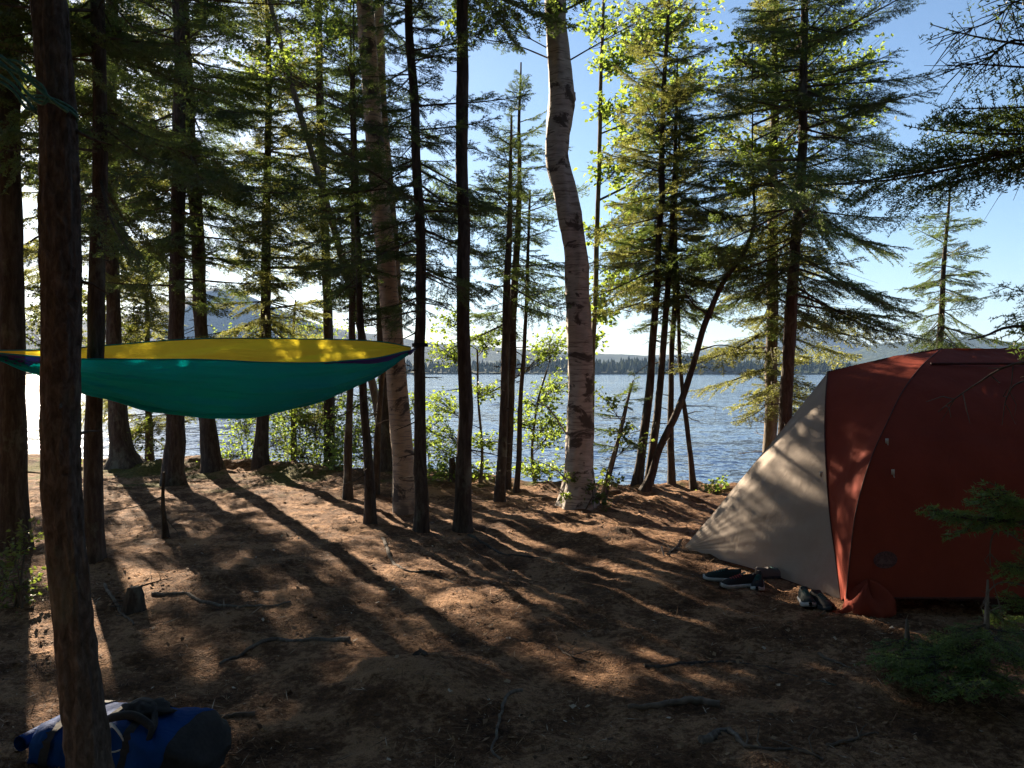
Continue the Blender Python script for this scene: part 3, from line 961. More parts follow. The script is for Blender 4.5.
leafy("birch_tree", "tan birch trunk crossing behind the hammock's right tip", [(406, 514, 24), (401, 440, 21), (392, 340, 20), (386, 260, 19), (374, 140, 18), (364, 0, 17), (358, -80, 15)], 9.3, 9.5,
      [(340, 20, 0.3, 0.4, 8), (300, -60, 0, 0.8, 30), (400, -60, 0, 0.8, 30), (470, 20, -0.1, 0.35, 8), (350, -200, 0, 1.2, 50)], 2, bark='birch_warm', k=22, dead=5)
leafy("birch_tree", "slender second birch stem beside the tan birch", [(399, 504, 12), (396, 300, 11), (387, 170, 10), (379, 30, 9), (376, -40, 8)], 10.3, 9.0,
      [(300, 30, 0.3, 0.5, 14), (270, 60, 0.4, 0.4, 10), (240, 45, 0.6, 0.4, 10), (420, -50, 0, 0.7, 25)], 3, bark='birch_warm', dead=4)
leafy("aspen_tree", "thin aspen with bright leaves right behind the white birch", [(589, 500, 6), (591, 387, 5), (597, 257, 5), (601, 120, 4), (604, 0, 3)], 11.4, 7.5,
      [(600, 310, 0.2, 0.35, 12), (625, 280, 0.1, 0.45, 16), (640, 240, 0.2, 0.45, 16), (600, 230, 0.5, 0.3, 8), (615, 170, 0, 0.4, 14), (640, 130, 0, 0.45, 16), (610, 110, 0.1, 0.35, 10), (625, 60, 0.1, 0.45, 18), (660, 30, 0, 0.5, 18), (690, 80, 0.2, 0.5, 18), (650, 90, -0.2, 0.4, 12), (690, 20, 0.3, 0.5, 16), (640, 200, 0.3, 0.4, 14), (590, 340, 0.3, 0.25, 8), (720, 130, 0.5, 0.4, 12), (600, 25, 0.2, 0.35, 10)],
      4, size=0.07, cat="aspen tree", k=8, bark='bark_grey')
leafy("leaning_tree", "curved dark trunk leaning right over the water beside the tent", [(643, 502, 10), (651, 478, 8), (657, 452, 7), (675, 416, 7), (693, 366, 6), (705, 325, 6), (724, 281, 5), (745, 250, 4.5), (754, 224, 3.5), (753, 190, 2.5)], 10.15, 5.6,
      [(760, 150, 0.2, 0.45, 16), (780, 90, 0.4, 0.5, 20), (830, 90, 0.6, 0.5, 20), (860, 60, 0.6, 0.45, 16), (740, 60, 0.4, 0.5, 18), (870, 110, 0.5, 0.35, 10), (810, 40, 0.8, 0.5, 20), (790, 150, 0.5, 0.4, 12), (725, 180, 0.3, 0.3, 8), (840, 20, 0.6, 0.5, 14)],
      5, bark='bark', size=0.06, cat="leaning tree", k=12, bare=[(10.1, 0.012, (712, 318), (690, 300), (678, 270)), (10.1, 0.012, (700, 350), (722, 345), (750, 352))])
leafy("leafy_sapling", "thin leaning sapling with few leaves at the water's edge beside the white birch", [(600, 505, 5), (612, 460, 4), (624, 420, 3), (631, 383, 2)], 9.9, None,
      [(620, 430, 0, 0.16, 4), (636, 440, 0.1, 0.16, 3), (606, 400, 0.2, 0.2, 4), (608, 480, -0.1, 0.15, 4)], 6, bark='bark_grey', leaf='leaves_dark', size=0.05, cat="sapling", k=6, lpt=5, dead=8)
leafy("leafy_sapling", "bright leafy sapling over the water between the black trunk and the white birch", [(535, 500, 4), (533, 450, 3), (540, 400, 2.5), (548, 370, 2)], 11.6, None,
      [(540, 400, 0, 0.3, 10), (560, 385, 0.1, 0.25, 8), (550, 345, 0.1, 0.25, 8), (530, 470, 0, 0.2, 7), (545, 500, -0.2, 0.15, 5), (550, 420, -0.2, 0.2, 7), (545, 440, 0.1, 0.25, 7), (555, 470, 0, 0.22, 6), (525, 420, 0, 0.22, 6), (560, 425, 0.3, 0.2, 5)], 7, bark='bark_grey', size=0.048, cat="sapling", k=6)
leafy("leafy_sapling", "bright leafy sapling between the bare black trunk and the pointed spruces", [(480, 502, 4), (482, 450, 3), (478, 400, 2.5), (476, 350, 2)], 11.4, None,
      [(440, 400, 0, 0.25, 8), (445, 350, 0.1, 0.3, 10), (435, 425, 0, 0.22, 8), (445, 470, 0, 0.2, 7), (490, 340, 0.2, 0.25, 8), (485, 440, 0, 0.2, 6), (480, 390, 0, 0.22, 7), (440, 450, 0, 0.25, 8), (480, 470, 0.1, 0.2, 6), (450, 320, 0.2, 0.25, 8), (425, 475, 0, 0.2, 6), (560, 340, 0.6, 0.3, 8)], 8, bark='bark_grey', size=0.048, cat="sapling", k=6)


def shrub(label, px, d, clumps, seed, leaf='leaves', size=0.05, lpt=7):
    rng = np.random.default_rng(5000 + seed)
    x = (px - 512) / FPX * d
    b = np.array([x, d, g1(x, d) - 0.02])
    t = thing("leafy_shrub", label, "shrub", tuple(b), "shrubs along the bank")
    mb = MB(); cb = MB()
    for (cx, cy_, dd, rad, n) in clumps:
        c = at(cx, cy_, d + dd)
        q = b + rng.normal(0, 0.05, 3) * np.array([1, 1, 0])
        mid = (q + c) / 2 + np.array([0, 0, 0.1])
        mb.tube(np.array([q, (q + mid) / 2, mid]), [0.009, 0.008, 0.006], 5, 0, cap=False)
        spray(cb, mid, c, rad * (1.9 if d > 11 else 1.35), n * (1.4 if d > 11 else 0.6), rng, size, lpt, flat=0.85)
    mb.build("stem", [M['twig']], t)
    cb.build("crown", [M[leaf], M['twig']], t, smooth_=False)


shrub("yellow green shrub on the bank below the hammock's lowest point", 245, 14.0, [(232, 455, 0, 0.35, 14), (245, 425, 0.2, 0.4, 16), (280, 440, 0.2, 0.4, 16), (225, 400, 0.4, 0.35, 10), (275, 405, 0.6, 0.4, 12)], 1)
shrub("wide yellow green shrub on the bank left of the thin trunks", 315, 13.6, [(300, 455, 0, 0.4, 16), (315, 425, 0.1, 0.45, 20), (335, 400, 0.3, 0.4, 16), (290, 415, 0.3, 0.35, 12), (340, 450, 0, 0.35, 12), (325, 380, 0.6, 0.3, 8)], 2)
shrub("tall sunlit bush showing above the hammock's yellow edge", 300, 15.0, [(300, 332, 0.3, 0.35, 10), (325, 330, 0.5, 0.3, 8), (275, 330, 0.6, 0.3, 7), (330, 350, 0.2, 0.3, 8), (230, 340, 0.6, 0.3, 7), (350, 338, 0.3, 0.25, 5)], 3)
shrub("dark leafy bush at the left edge beside the dark trunk", 22, 5.6, [(14, 560, 0, 0.16, 9), (22, 590, 0, 0.18, 10), (8, 620, -0.1, 0.2, 10), (30, 535, 0.2, 0.14, 6), (5, 650, -0.2, 0.15, 8), (2, 580, 0, 0.2, 8)], 4, 'leaves_dark', 0.032)
shrub("small bright shrub on the bank just left of the tent's tip", 712, 10.4, [(712, 490, 0, 0.14, 8), (722, 482, 0.1, 0.12, 6), (700, 497, 0, 0.1, 5)], 5, 'leaves', 0.045)
shrub("low leafy shoots at the foot of the white birch", 590, 9.45, [(592, 490, 0, 0.12, 6), (570, 478, 0.0, 0.10, 4), (600, 500, -0.1, 0.1, 5), (565, 497, -0.1, 0.08, 3)], 6, 'leaves_dark', 0.04)
shrub("golden bush by the water between the far left trunks", 60, 13.8, [(40, 330, 0.2, 0.4, 14), (65, 300, 0.3, 0.45, 16), (140, 320, 0.2, 0.4, 14), (150, 440, 0, 0.35, 10), (110, 300, 0.4, 0.4, 12), (60, 470, 0, 0.3, 8), (70, 350, 0, 0.3, 8)], 7, 'leaves_dark', 0.05)
shrub("spreading yellow green bush low on the bank behind the leaning tan birch", 375, 13.2, [(360, 455, 0, 0.3, 9), (375, 425, 0.1, 0.3, 9), (350, 420, 0.2, 0.3, 8), (385, 400, 0.2, 0.25, 6), (365, 390, 0.2, 0.25, 6)], 9)
shrub("pale green bush on the bank behind the twin birch stems", 428, 12.4, [(425, 440, 0.1, 0.25, 8), (440, 480, 0, 0.2, 7), (330, 470, 0, 0.3, 10), (412, 400, 0.2, 0.2, 6), (335, 440, 0.1, 0.3, 8)], 8)

# ------------------------------------------------------------------ near boughs on the right
rng = np.random.default_rng(91)
trR = Trunk([(1130, 800, 60), (1125, 400, 50), (1120, 0, 44)], 3.9, 8.0, 90)
tR = thing("spruce_tree", "near spruce outside the right edge reaching its dark boughs over the tent", "evergreen tree", tuple(trR.base), "evergreens around the campsite")
mb = MB(); trR.mesh(mb, 18, 0.07, 90, 0.5); mb.build("trunk", [M['bark']], tR)


def dead_branch(mb, pts, r, rng, nside=8, l=0.12, mi=0):
    pts = np.array(pts)
    u = np.linspace(0, len(pts) - 1, 14)
    cc = np.stack([Trunk.smooth_interp(u, np.arange(len(pts)).astype(float), pts[:, j]) for j in range(3)], -1)
    mb.tube(cc, np.linspace(r, r * 0.25, 14), 5, mi, cap=False)
    for _ in range(nside):
        i = rng.integers(3, 13); p = cc[i]
        dv = norm(cc[min(13, i + 1)] - cc[i - 1]) * 0.6 + rng.normal(0, 0.5, 3) + np.array([0, 0, -0.3])
        q = p + norm(dv) * l * rng.uniform(0.4, 1.3)
        m = (p + q) / 2 + rng.normal(0, 0.012, 3)
        mb.tube(np.array([p, m, q]), [r * 0.4, r * 0.3, r * 0.15], 4, mi, cap=False)


mb = MB()
dead_branch(mb, [trR.p(1.65), at(1024, 362, 3.7), at(975, 385, 3.7), at(938, 412, 3.7)], 0.008, rng, 12, 0.14)
mb.build("dead_branch", M['deadwood'], tR)
mb = MB()
dead_branch(mb, [trR.p(1.6), at(1030, 380, 3.8), at(1008, 395, 3.8), at(1002, 425, 3.8)], 0.006, rng, 6, 0.1)
mb.build("dead_branch", M['deadwood'], tR)
mb = MB()
dead_branch(mb, [trR.p(1.75), at(1024, 326, 3.7), at(985, 336, 3.7), at(968, 340, 3.7)], 0.010, rng, 2, 0.06)
mb.build("dead_branch", M['bark'], tR)
mb = MB()
dead_branch(mb, [trR.p(3.0), at(1024, 40, 4.0), at(985, 60, 4.0), at(945, 72, 4.0)], 0.008, rng, 22, 0.2)
mb.build("dead_branch", M['bark'], tR)
mb = MB()
dead_branch(mb, [trR.p(3.1), at(1030, 0, 4.0), at(990, 22, 4.0), at(930, 40, 4.0)], 0.008, rng, 22, 0.2)
mb.build("dead_branch", M['bark'], tR)
cb = MB()


def bough_to(cb, tr, z, tip, dtip, rng, lod='hi', keep=1.0, roll=None, frac=1.0):
    p = tr.p(z); q = at(tip[0], tip[1], dtip); v = q - p
    p = p + v * (1 - frac)
    v = q - p
    put_bough(cb, p, math.atan2(v[1], v[0]), math.atan2(v[2], math.hypot(v[0], v[1])) + 0.06, float(np.linalg.norm(v)), rng, lod, keep, roll=roll)


for z, tip, dt, lod_, kp, rl in [(2.72, (905, 128), 4.1, 'hi', 1, 0.3), (2.75, (780, 195), 4.6, 'hi', 0.8, 0.35), (2.7, (900, 180), 4.4, 'hi', 0.8, 0.6), (2.8, (945, 112), 3.9, 'hi', 1, 0.4), (2.6, (985, 165), 4.0, 'hi', 0.9, 0.8),
                                 (1.85, (1000, 318), 3.8, 'hi', 1, 0.3), (1.8, (1010, 338), 3.9, 'hi', 0.9, 0.7), (1.9, (995, 300), 3.9, 'hi', 0.8, 0.3),
                                 (3.1, (930, 30), 4.1, 'hi', 0.35, 0.8), (3.0, (950, 80), 4.0, 'hi', 0.3, 0.9), (3.2, (985, 10), 4.0, 'hi', 0.5, 0.5)]:
    for j in range(2 if z > 2.55 and z < 2.9 else 1):
        bough_to(cb, trR, z, (tip[0] + 22 * j, tip[1] + 9 * j), dt + 0.12 * j, rng, lod_, kp, rl * (1 - 1.3 * j) + 0.15)
for z in np.arange(5.2, 8, 0.4):
    for i in range(4):
        put_bough(cb, trR.p(z), rng.uniform(0, 6.28), R(-5 + 5 * (z - 3.6)), 1.1 * (8.2 - z) / 4.6 + 0.15, rng, 'lo')
cb.build("crown", [M['needles'], M['twig']], tR, smooth_=False)


# fir saplings, right foreground
def sapling(label, px, py, d, h, boughs, seed, hang=None):
    rng = np.random.default_rng(seed)
    x = (px - 512) / FPX * d
    tr = Trunk([(px, py, 9), (px + 3, py - 0.5 * h / d * FPX, 6), (px + 2, py - h / d * FPX, 2)], d, None, seed)
    t = thing("fir_sapling", label, "sapling", tuple(tr.base), "fir saplings in the right corner")
    mb = MB(); tr.mesh(mb, 8, 0.05, seed, 0.3)
    for hh in hang or []:
        dead_branch(mb, hh, 0.005, rng, 5, 0.08)
    mb.build("trunk", [M['bark_grey']], t)
    cb = MB()
    for (z, tx, ty, dt) in boughs:
        for j in range(2):
            bough_to(cb, tr, tr.base[2] + z, (tx + 8 * j, ty - 5 * j), dt, rng, 'hi', 1.0, rng.normal(0.3 - 0.5 * j, 0.15))
    cb.build("crown", [M['needles_fresh'], M['twig']], t, smooth_=False)


sapling("taller fir sapling at the right edge with a bough across the tent's dark side", 1048, 740, 3.55, 1.15,
        [(0.95, 922, 522, 3.45), (0.9, 965, 508, 3.7), (0.98, 990, 500, 3.3), (0.75, 1003, 575, 3.4), (0.7, 1012, 555, 3.6), (0.55, 1000, 600, 3.5), (1.1, 1040, 470, 3.5), (0.85, 1100, 520, 3.6), (0.6, 1110, 590, 3.3)], 501,
        [[at(1045, 560, 3.55), at(1000, 530, 3.5), at(990, 560, 3.5), at(1003, 622, 3.5)], [at(1040, 590, 3.55), at(1005, 582, 3.5), at(990, 590, 3.5), at(985, 602, 3.5)]])
sapling("low spreading fir sapling on the ground in front of the tent", 985, 690, 4.15, 0.55,
        [(0.32, 950, 640, 4.0), (0.35, 968, 622, 4.2), (0.42, 1000, 612, 4.1), (0.3, 1030, 640, 4.0), (0.25, 940, 665, 3.95), (0.2, 880, 668, 4.0), (0.2, 905, 650, 4.3), (0.18, 890, 690, 3.9), (0.2, 1040, 680, 3.9), (0.15, 960, 700, 3.7), (0.3, 1010, 660, 3.8), (0.25, 925, 640, 4.35), (0.4, 1015, 630, 4.3)], 502)
sapling("small low fir seedling beside the spreading one near the tent's hem", 905, 672, 4.35, 0.28,
        [(0.18, 868, 652, 4.3), (0.15, 880, 668, 4.2), (0.2, 910, 640, 4.4), (0.16, 940, 655, 4.3), (0.12, 900, 680, 4.1), (0.12, 860, 665, 4.45)], 503)

# ------------------------------------------------------------------ stumps, sticks, roots
def stump(label, pts, d, seed, stubs_=0, name="tree_stump"):
    rng = np.random.default_rng(seed)
    tr = Trunk(pts, d, None, seed)
    t = MB(); tr.mesh(t, 14, 0.3, seed, 0.25)
    if stubs_: stubs(t, tr, tr.base[2] + 0.05, tr.P[-1][2], stubs_, rng)
    o = t.build(name, [M['bark']], origin=tuple(tr.base))
    tag(o, label, "stump", "broken stumps")


stump("short broken stump right beside the bare black trunk", [(453, 492, 7), (453, 474, 6), (452, 458, 5)], 11.3, 601)
stump("thin dead stake standing on the bare ground below the hammock", [(165, 543, 6), (165, 510, 4), (166, 472, 3)], 7.75, 602, 2)
stump("jagged low stump on the shaded ground at the left", [(134, 612, 20), (133, 603, 17), (134, 594, 15), (133, 587, 11)], 5.5, 603, 5)
stump("small stub on top of the dark hump in the middle foreground", [(421, 668, 16), (420, 660, 13), (424, 652, 8)], 4.4, 604)


def ground_stick(name, label, cat, group, pts, r0, r1, seed, sink=0.3, side=0, mat='bark_grey', wig=0.02):
    """a root or stick lying along picture points on the ground"""
    rng = np.random.default_rng(seed)
    P = []
    for (px, py) in pts:
        rr = ray(px, py); s = (0 - CAM[2]) / rr[2]
        p = CAM + rr * s
        P.append(p)
    P = np.array(P); n = 26
    u = np.linspace(0, len(P) - 1, n)
    C = np.stack([Trunk.smooth_interp(u, np.arange(len(P)).astype(float), P[:, j]) for j in range(3)], -1)
    C[:, 0] += wig * fbm(u * 1.7, u * 0, 3, seed); C[:, 1] += wig * fbm(u * 1.7, u * 0 + 5, 3, seed + 1)
    rad = np.linspace(r0, r1, n)
    C[:, 2] = gz(C[:, 0], C[:, 1]) + rad * (1 - 2 * sink) + 0.35 * r0 * vnoise(u * 1.1, u * 0 + 2, seed)
    mb = MB(); mb.tube(C, rad, 8, 0, True, 0.18, seed)
    for _ in range(side):
        i = rng.integers(4, n - 2); a = rng.uniform(0, 6.28); l = rng.uniform(0.06, 0.2)
        q = C[i] + np.array([math.cos(a) * l, math.sin(a) * l, rng.uniform(0.0, 0.07)])
        mb.tube(np.array([C[i], (C[i] + q) / 2 + rng.normal(0, 0.01, 3), q]), [rad[i] * 0.6, rad[i] * 0.5, rad[i] * 0.25], 5, 0)
    o = mb.build(name, [M[mat]], origin=tuple(C[0]))
    tag(o, label, cat, group)


GR, GS = "roots across the campsite ground", "sticks on the campsite ground"
ground_stick("tree_root", "pale worn root lying level in the middle foreground", "root", GR, [(720, 698), (690, 694), (660, 700), (630, 704)], 0.022, 0.012, 701, 0.45, mat='deadwood')
ground_stick("tree_root", "long thin root curving towards the hump in the middle", "root", GR, [(520, 688), (500, 706), (494, 735), (499, 760)], 0.009, 0.005, 702, 0.1)
ground_stick("tree_root", "dark root running left of the hump in shade", "root", GR, [(350, 642), (300, 640), (255, 645), (215, 660)], 0.02, 0.008, 703, 0.4)
ground_stick("tree_root", "root ending in a lit patch beside the blue bag", "root", GR, [(250, 714), (225, 716), (200, 722)], 0.018, 0.01, 704, 0.4, mat='deadwood')
ground_stick("tree_root", "root stretching from the dark stump's foot to the right", "root", GR, [(150, 600), (190, 600), (240, 612), (290, 606)], 0.02, 0.006, 705, 0.5)
ground_stick("tree_root", "root running from the black trunk's foot towards the tent", "root", GR, [(468, 535), (500, 548), (545, 556), (590, 570)], 0.022, 0.006, 721, 0.55, mat='bark')
ground_stick("tree_root", "two-humped root in the lit strip below the crooked trunk", "root", GR, [(380, 540), (400, 565), (440, 572), (475, 590)], 0.018, 0.006, 722, 0.5, mat='bark')
ground_stick("tree_root", "dark root passing in front of the fir saplings", "root", GR, [(640, 660), (700, 655), (770, 664), (840, 690)], 0.016, 0.006, 723, 0.5, mat='bark')
ground_stick("fallen_stick", "forked dead branch lying at the bottom edge", "stick", GS, [(735, 742), (760, 752), (790, 752), (828, 768)], 0.010, 0.005, 706, 0.05, 5, 'deadwood')
ground_stick("fallen_stick", "straight dark stick on shaded ground near the bottom right", "stick", GS, [(825, 748), (850, 741), (878, 733)], 0.008, 0.004, 707, 0.0, 2, 'deadwood', 0.008)
ground_stick("fallen_stick", "knobbly root piece casting a dark shadow at the bottom", "stick", GS, [(700, 742), (715, 734), (728, 730), (740, 745)], 0.022, 0.008, 708, 0.2, 1)
ground_stick("fallen_stick", "pale twig on the lit ground in front of the shoes", "stick", GS, [(820, 655), (835, 662), (850, 668)], 0.009, 0.004, 709, 0.0, 2, 'deadwood', 0.01)
ground_stick("fallen_stick", "thin fallen branch on the shaded ground at the left", "stick", GS, [(105, 592), (118, 610), (135, 628)], 0.012, 0.006, 710, 0.0, 4, 'deadwood')
ground_stick("fallen_stick", "short twig sticking up from sunlit ground by the birch shadow", "stick", GS, [(665, 560), (672, 553), (682, 546)], 0.010, 0.005, 711, 0.0, 1)
ground_stick("fallen_stick", "small twig in the middle of the bare ground", "stick", GS, [(555, 640), (575, 652), (590, 655)], 0.006, 0.003, 712, 0.0, 4, 'deadwood')


# needle litter, bits of bark and leaf on the floor
def litter():
    rng = np.random.default_rng(33)
    n = 130000
    y = 2.3 + 9.5 * rng.uniform(0, 1, n) ** 1.5
    x = rng.uniform(-0.72, 0.72, n) * (y + 0.6)
    ok = fbm(x * 1.3, y * 1.3, 3, 61) + rng.normal(0, 0.6, n) > -0.2
    x, y = x[ok], y[ok]; n = len(x)
    z = gz(x, y) + 0.003
    a = rng.uniform(0, 6.28, n)
    kind = rng.uniform(0, 1, n)
    L = np.where(kind < 0.82, rng.uniform(0.012, 0.035, n), np.where(kind < 0.95, rng.uniform(0.03, 0.13, n), rng.uniform(0.02, 0.045, n)))
    Wd = np.where(kind < 0.82, 0.003, np.where(kind < 0.95, 0.004, L * 0.6))
    el = rng.normal(0.12, 0.25, n)
    dv = np.stack([np.cos(a) * np.cos(el), np.sin(a) * np.cos(el), np.sin(el)], -1)
    sv = np.stack([-np.sin(a), np.cos(a), rng.normal(0, 0.4, n)], -1)
    p = np.stack([x, y, z + np.abs(el) * L * 0.5], -1)
    V = np.empty((n, 4, 3))
    V[:, 0] = p - dv * L[:, None] / 2 - sv * Wd[:, None] * 0.3
    V[:, 1] = p - sv * Wd[:, None] / 2
    V[:, 2] = p + dv * L[:, None] / 2
    V[:, 3] = p + sv * Wd[:, None] / 2
    mb = MB()
    mb.add(V.reshape(-1, 3), np.arange(n * 4).reshape(-1, 4), 0, np.repeat(rng.uniform(0, 1, n), 4))
    t = NT('needle_litter')
    at_ = t.n("ShaderNodeAttribute", attribute_name="var")
    c = t.ramp(at_.outputs["Fac"], [(0, (0.06, 0.035, 0.02)), (0.5, (0.18, 0.10, 0.055)), (0.93, (0.33, 0.21, 0.12)), (0.97, (0.5, 0.42, 0.33))])
    t.surf(t.princ(c, 0.85, None, 0.2))
    tag(mb.build("needle_litter", t.m, smooth_=False), "brown needles and flakes scattered over the forest floor", "litter", kind='stuff')


litter()


# ------------------------------------------------------------------ hammock
M['teal'] = mat_fabric('teal_nylon', (0.0, 0.26, 0.30), 0.45, (0.0, 0.46, 0.50), 0.5, wr=0.9, wrs=3, stretch=(0.5, 0.5, 7))
M['yellow'] = mat_fabric('yellow_nylon', (0.66, 0.52, 0.03), 0.58, (0.95, 0.76, 0.05), 0.5, wr=0.6, wrs=3, stretch=(0.6, 0.6, 5))
M['purple'] = mat_fabric('purple_nylon', (0.05, 0.03, 0.22), 0.3, (0.08, 0.05, 0.35), 0.5)
M['strap'] = mat_plain('black_webbing', (0.018, 0.018, 0.02), 0.8, 0.2, 60, 0.4)
M['steel'] = NT('dull_metal').m
_t = NT('dull_steel'); _t.surf(_t.princ((0.45, 0.45, 0.46), 0.35, None, 0.5, Metallic=1.0)); M['steel'] = _t.m


def hammock():
    dL, dR = 6.1, 8.05
    pxs = [-34, 0, 25, 84, 147, 202, 252, 319, 378, 403, 411]
    near = [350, 352, 354, 359, 360, 360.5, 363.5, 363, 358.5, 352, 349.5]
    far_ = [349, 349, 349, 345, 340, 338, 337, 337.5, 341, 345, 348.5]
    bot = [351, 357, 368, 390, 411, 418, 417, 402, 375, 359, 350]
    nu, nv = 160, 110
    px = np.linspace(-34, 411, nu)
    u = (px + 34) / 445
    d = 1 / ((1 - u) / dL + u / dR)
    yn = Trunk.smooth_interp(px, np.array(pxs, float), np.array(near, float)) if False else np.interp(px, pxs, near)
    yf = np.interp(px, pxs, far_); yb = np.interp(px, pxs, bot)
    ker = np.ones(9) / 9
    sm = lambda a: np.convolve(np.pad(a, 4, 'edge'), ker, 'valid')
    yn, yf, yb = sm(yn), sm(yf), sm(yb)
    w = np.sin(np.pi * np.clip(u, 0.004, 0.996)) ** 0.7
    G = np.zeros((nu, nv, 3)); v = np.linspace(0, 1, nv)
    for i in range(nu):
        N = at(px[i], yn[i], d[i] - 0.26 * w[i])
        F = at(px[i], yf[i], d[i] + 0.40 * w[i])
        B = at(px[i], yb[i], d[i] + 0.0)
        Q = 2 * B - (N + F) / 2
        Q = Q + np.array([0, 0, -0.0])
        vv = v[:, None]
        G[i] = N * (1 - vv) ** 2 + 2 * vv * (1 - vv) * Q + F * vv ** 2
        # lengthwise gathers
        k = 0.022 * w[i] + 0.010
        amp = k * fbm(v * 22 + 0.4 * math.sin(u[i] * 5), v * 0 + u[i] * 2.6, 3, 17)
        rid = 1 - 2 * np.abs(vnoise(v * 11 + 0.5 * math.sin(u[i] * 4 + 1), v * 0 + u[i] * 1.7, 27))
        amp = amp - (0.012 + 0.026 * w[i]) * np.clip(rid, 0, 1) ** 3
        amp = amp + 0.012 * fbm(v * 4, v * 0 + u[i] * 5, 2, 19) * w[i]
        G[i, :, 1] += amp; G[i, :, 2] += amp * 0.6
    base = at(180, 420, 7.0)
    base[2] = G[:, :, 2].min()
    t = thing("hammock", "teal and yellow nylon hammock slung between trunks on the left", "hammock", tuple(base))
    iy = int(nv * 0.74)
    ih = 1
    hw = np.clip(1.0 - np.minimum(u, 1 - u) * 3.0, 0.25, 1)
    mb = MB(); mb.grid(G[:, ih:iy + 1]); mb.build("body_panel", M['teal'], t)
    mb = MB(); mb.grid(G[:, iy:]); mb.build("side_panel", M['yellow'], t)
    mb = MB(); mb.grid(G[:, :ih + 1]); mb.build("hem", M['teal'], t)
    mb = MB()
    for lo, hi, wmax in ((int(nu * 0.80), nu, 0.13), (0, int(nu * 0.22), 0.75)):
        rows = []
        for i in range(lo, hi):
            f = (i - lo) / (hi - lo - 1)
            f = f if lo else 1 - f
            ww = max(0.012, wmax * f ** 1.2)
            vq = np.linspace(0.0, ww, 8)
            q = np.stack([np.interp(vq, v, G[i, :, j]) for j in range(3)], -1)
            q[:, 1] -= 0.004
            rows.append(q)
        mb = MB(); mb.grid(np.array(rows)); mb.build("trim", M['purple'], t)
    mb = MB()
    mb.tube(G[:, 0], 0.006, 6); mb.tube(G[:, -1], 0.006, 6)
    mb.build("edge_cord", M['teal'], t)
    # suspension: gathered cord, carabiner and strap round the trunk at both ends
    Rr = G[-1].mean(0); Ll = G[0].mean(0)
    for e, tgt, rad in ((Rr, None, 0), (Ll, sup_tr.p(1.72), 0.1)):
        if tgt is None:
            tgt = at(420, 345, 8.3)
        dv = norm(tgt - e)
        L = np.linalg.norm(tgt - e)
        c1 = e + dv * min(0.06, L * 0.3)
        m2 = MB(); m2.tube(np.array([e - dv * 0.04, c1]), [0.022, 0.014], 10); m2.build("end_knot", M['purple'], t)
        m3 = MB()
        ring = [c1 + dv * 0.03 + 0.03 * (math.cos(a) * dv + 0.6 * math.sin(a) * np.array([0, 0, 1.0])) for a in np.linspace(0, 6.283, 14)]
        m3.tube(np.array(ring), 0.004, 6); m3.build("carabiner", M['steel'], t)
        s0 = c1 + dv * 0.05
        m4 = MB()
        pts = np.array([s0, (s0 + tgt) / 2, tgt])
        for off in (-1, 1):
            m4.tube(pts + np.array([0, 0, 0.008 * off]), 0.007, 6)
        r = 0.075 if tgt[0] > -2 else 0.14
        a = np.linspace(0, 6.283, 25)
        for dz in (-0.012, 0, 0.012):
            m4.tube(np.stack([tgt[0] + r * np.cos(a), tgt[1] + r * np.sin(a), tgt[2] + dz + 0 * a], -1), 0.007, 6)
        m4.build("strap", M['strap'], t)


hammock()

# ------------------------------------------------------------------ rope on the near trunk
def rope():
    t_m = mat_plain('green_rope', (0.05, 0.17, 0.13), 0.7, 0.25, 80, 0.6)
    mb = MB()
    d = 2.72
    def line(pts, r=0.006, dd=d):
        P = np.array([at(*q[:2], dd + (q[2] if len(q) > 2 else 0)) for q in pts])
        u = np.linspace(0, len(P) - 1, 8 * len(P))
        C = np.stack([Trunk.smooth_interp(u, np.arange(len(P)).astype(float), P[:, j]) for j in range(3)], -1)
        mb.tube(C, r, 7)
    line([(-30, 40), (0, 56), (18, 70), (35, 85), (52, 100), (68, 112, 0.02)])
    line([(-30, 48), (0, 62), (16, 80), (30, 96), (42, 104), (47, 98), (42, 86), (30, 78), (10, 70), (-10, 60)], 0.005)
    line([(-20, 62), (0, 76), (12, 84), (24, 98), (32, 108), (26, 108), (14, 92), (0, 82), (-20, 76)], 0.005)
    line([(2, 58), (14, 66), (26, 82), (30, 72), (18, 62), (6, 60)], 0.005)
    # round the trunk
    c = at(53, 112, 2.9); a = np.linspace(0, 6.283, 30)
    for dz, tl in ((0, 0.0), (0.012, 0.012)):
        mb.tube(np.stack([c[0] + 0.075 * np.cos(a), c[1] + 0.075 * np.sin(a), c[2] + dz + 0.02 * np.cos(a + 2)], -1), 0.005, 7)
    o = mb.build("rope", t_m, origin=tuple(c))
    tag(o, "coiled green rope tied high round the thick near trunk", "rope")


rope()


# ------------------------------------------------------------------ tent
M['red'] = mat_fabric('rust_red_nylon', (0.255, 0.049, 0.030), 0.08, (0.4, 0.07, 0.03), 0.75, wr=0.55, wrs=5, spec=0.06)
M['beige'] = mat_fabric('grey_beige_nylon', (0.40, 0.335, 0.285), 0.2, (0.42, 0.35, 0.28), 0.75, wr=0.45, wrs=5, spec=0.06)
M['seam'] = mat_plain('dark_seam', (0.085, 0.022, 0.016), 0.7, 0.2, 40, 0.3)
M['emblem'] = mat_plain('emblem_print', (0.12, 0.05, 0.05), 0.8, 0.3, 90, 0.1)
M['darkin'] = mat_plain('tent_inner', (0.06, 0.022, 0.02), 0.9, 0.2, 10, 0.2)
M['pale'] = mat_plain('pale_webbing', (0.55, 0.52, 0.48), 0.7, 0.1, 40, 0.2)


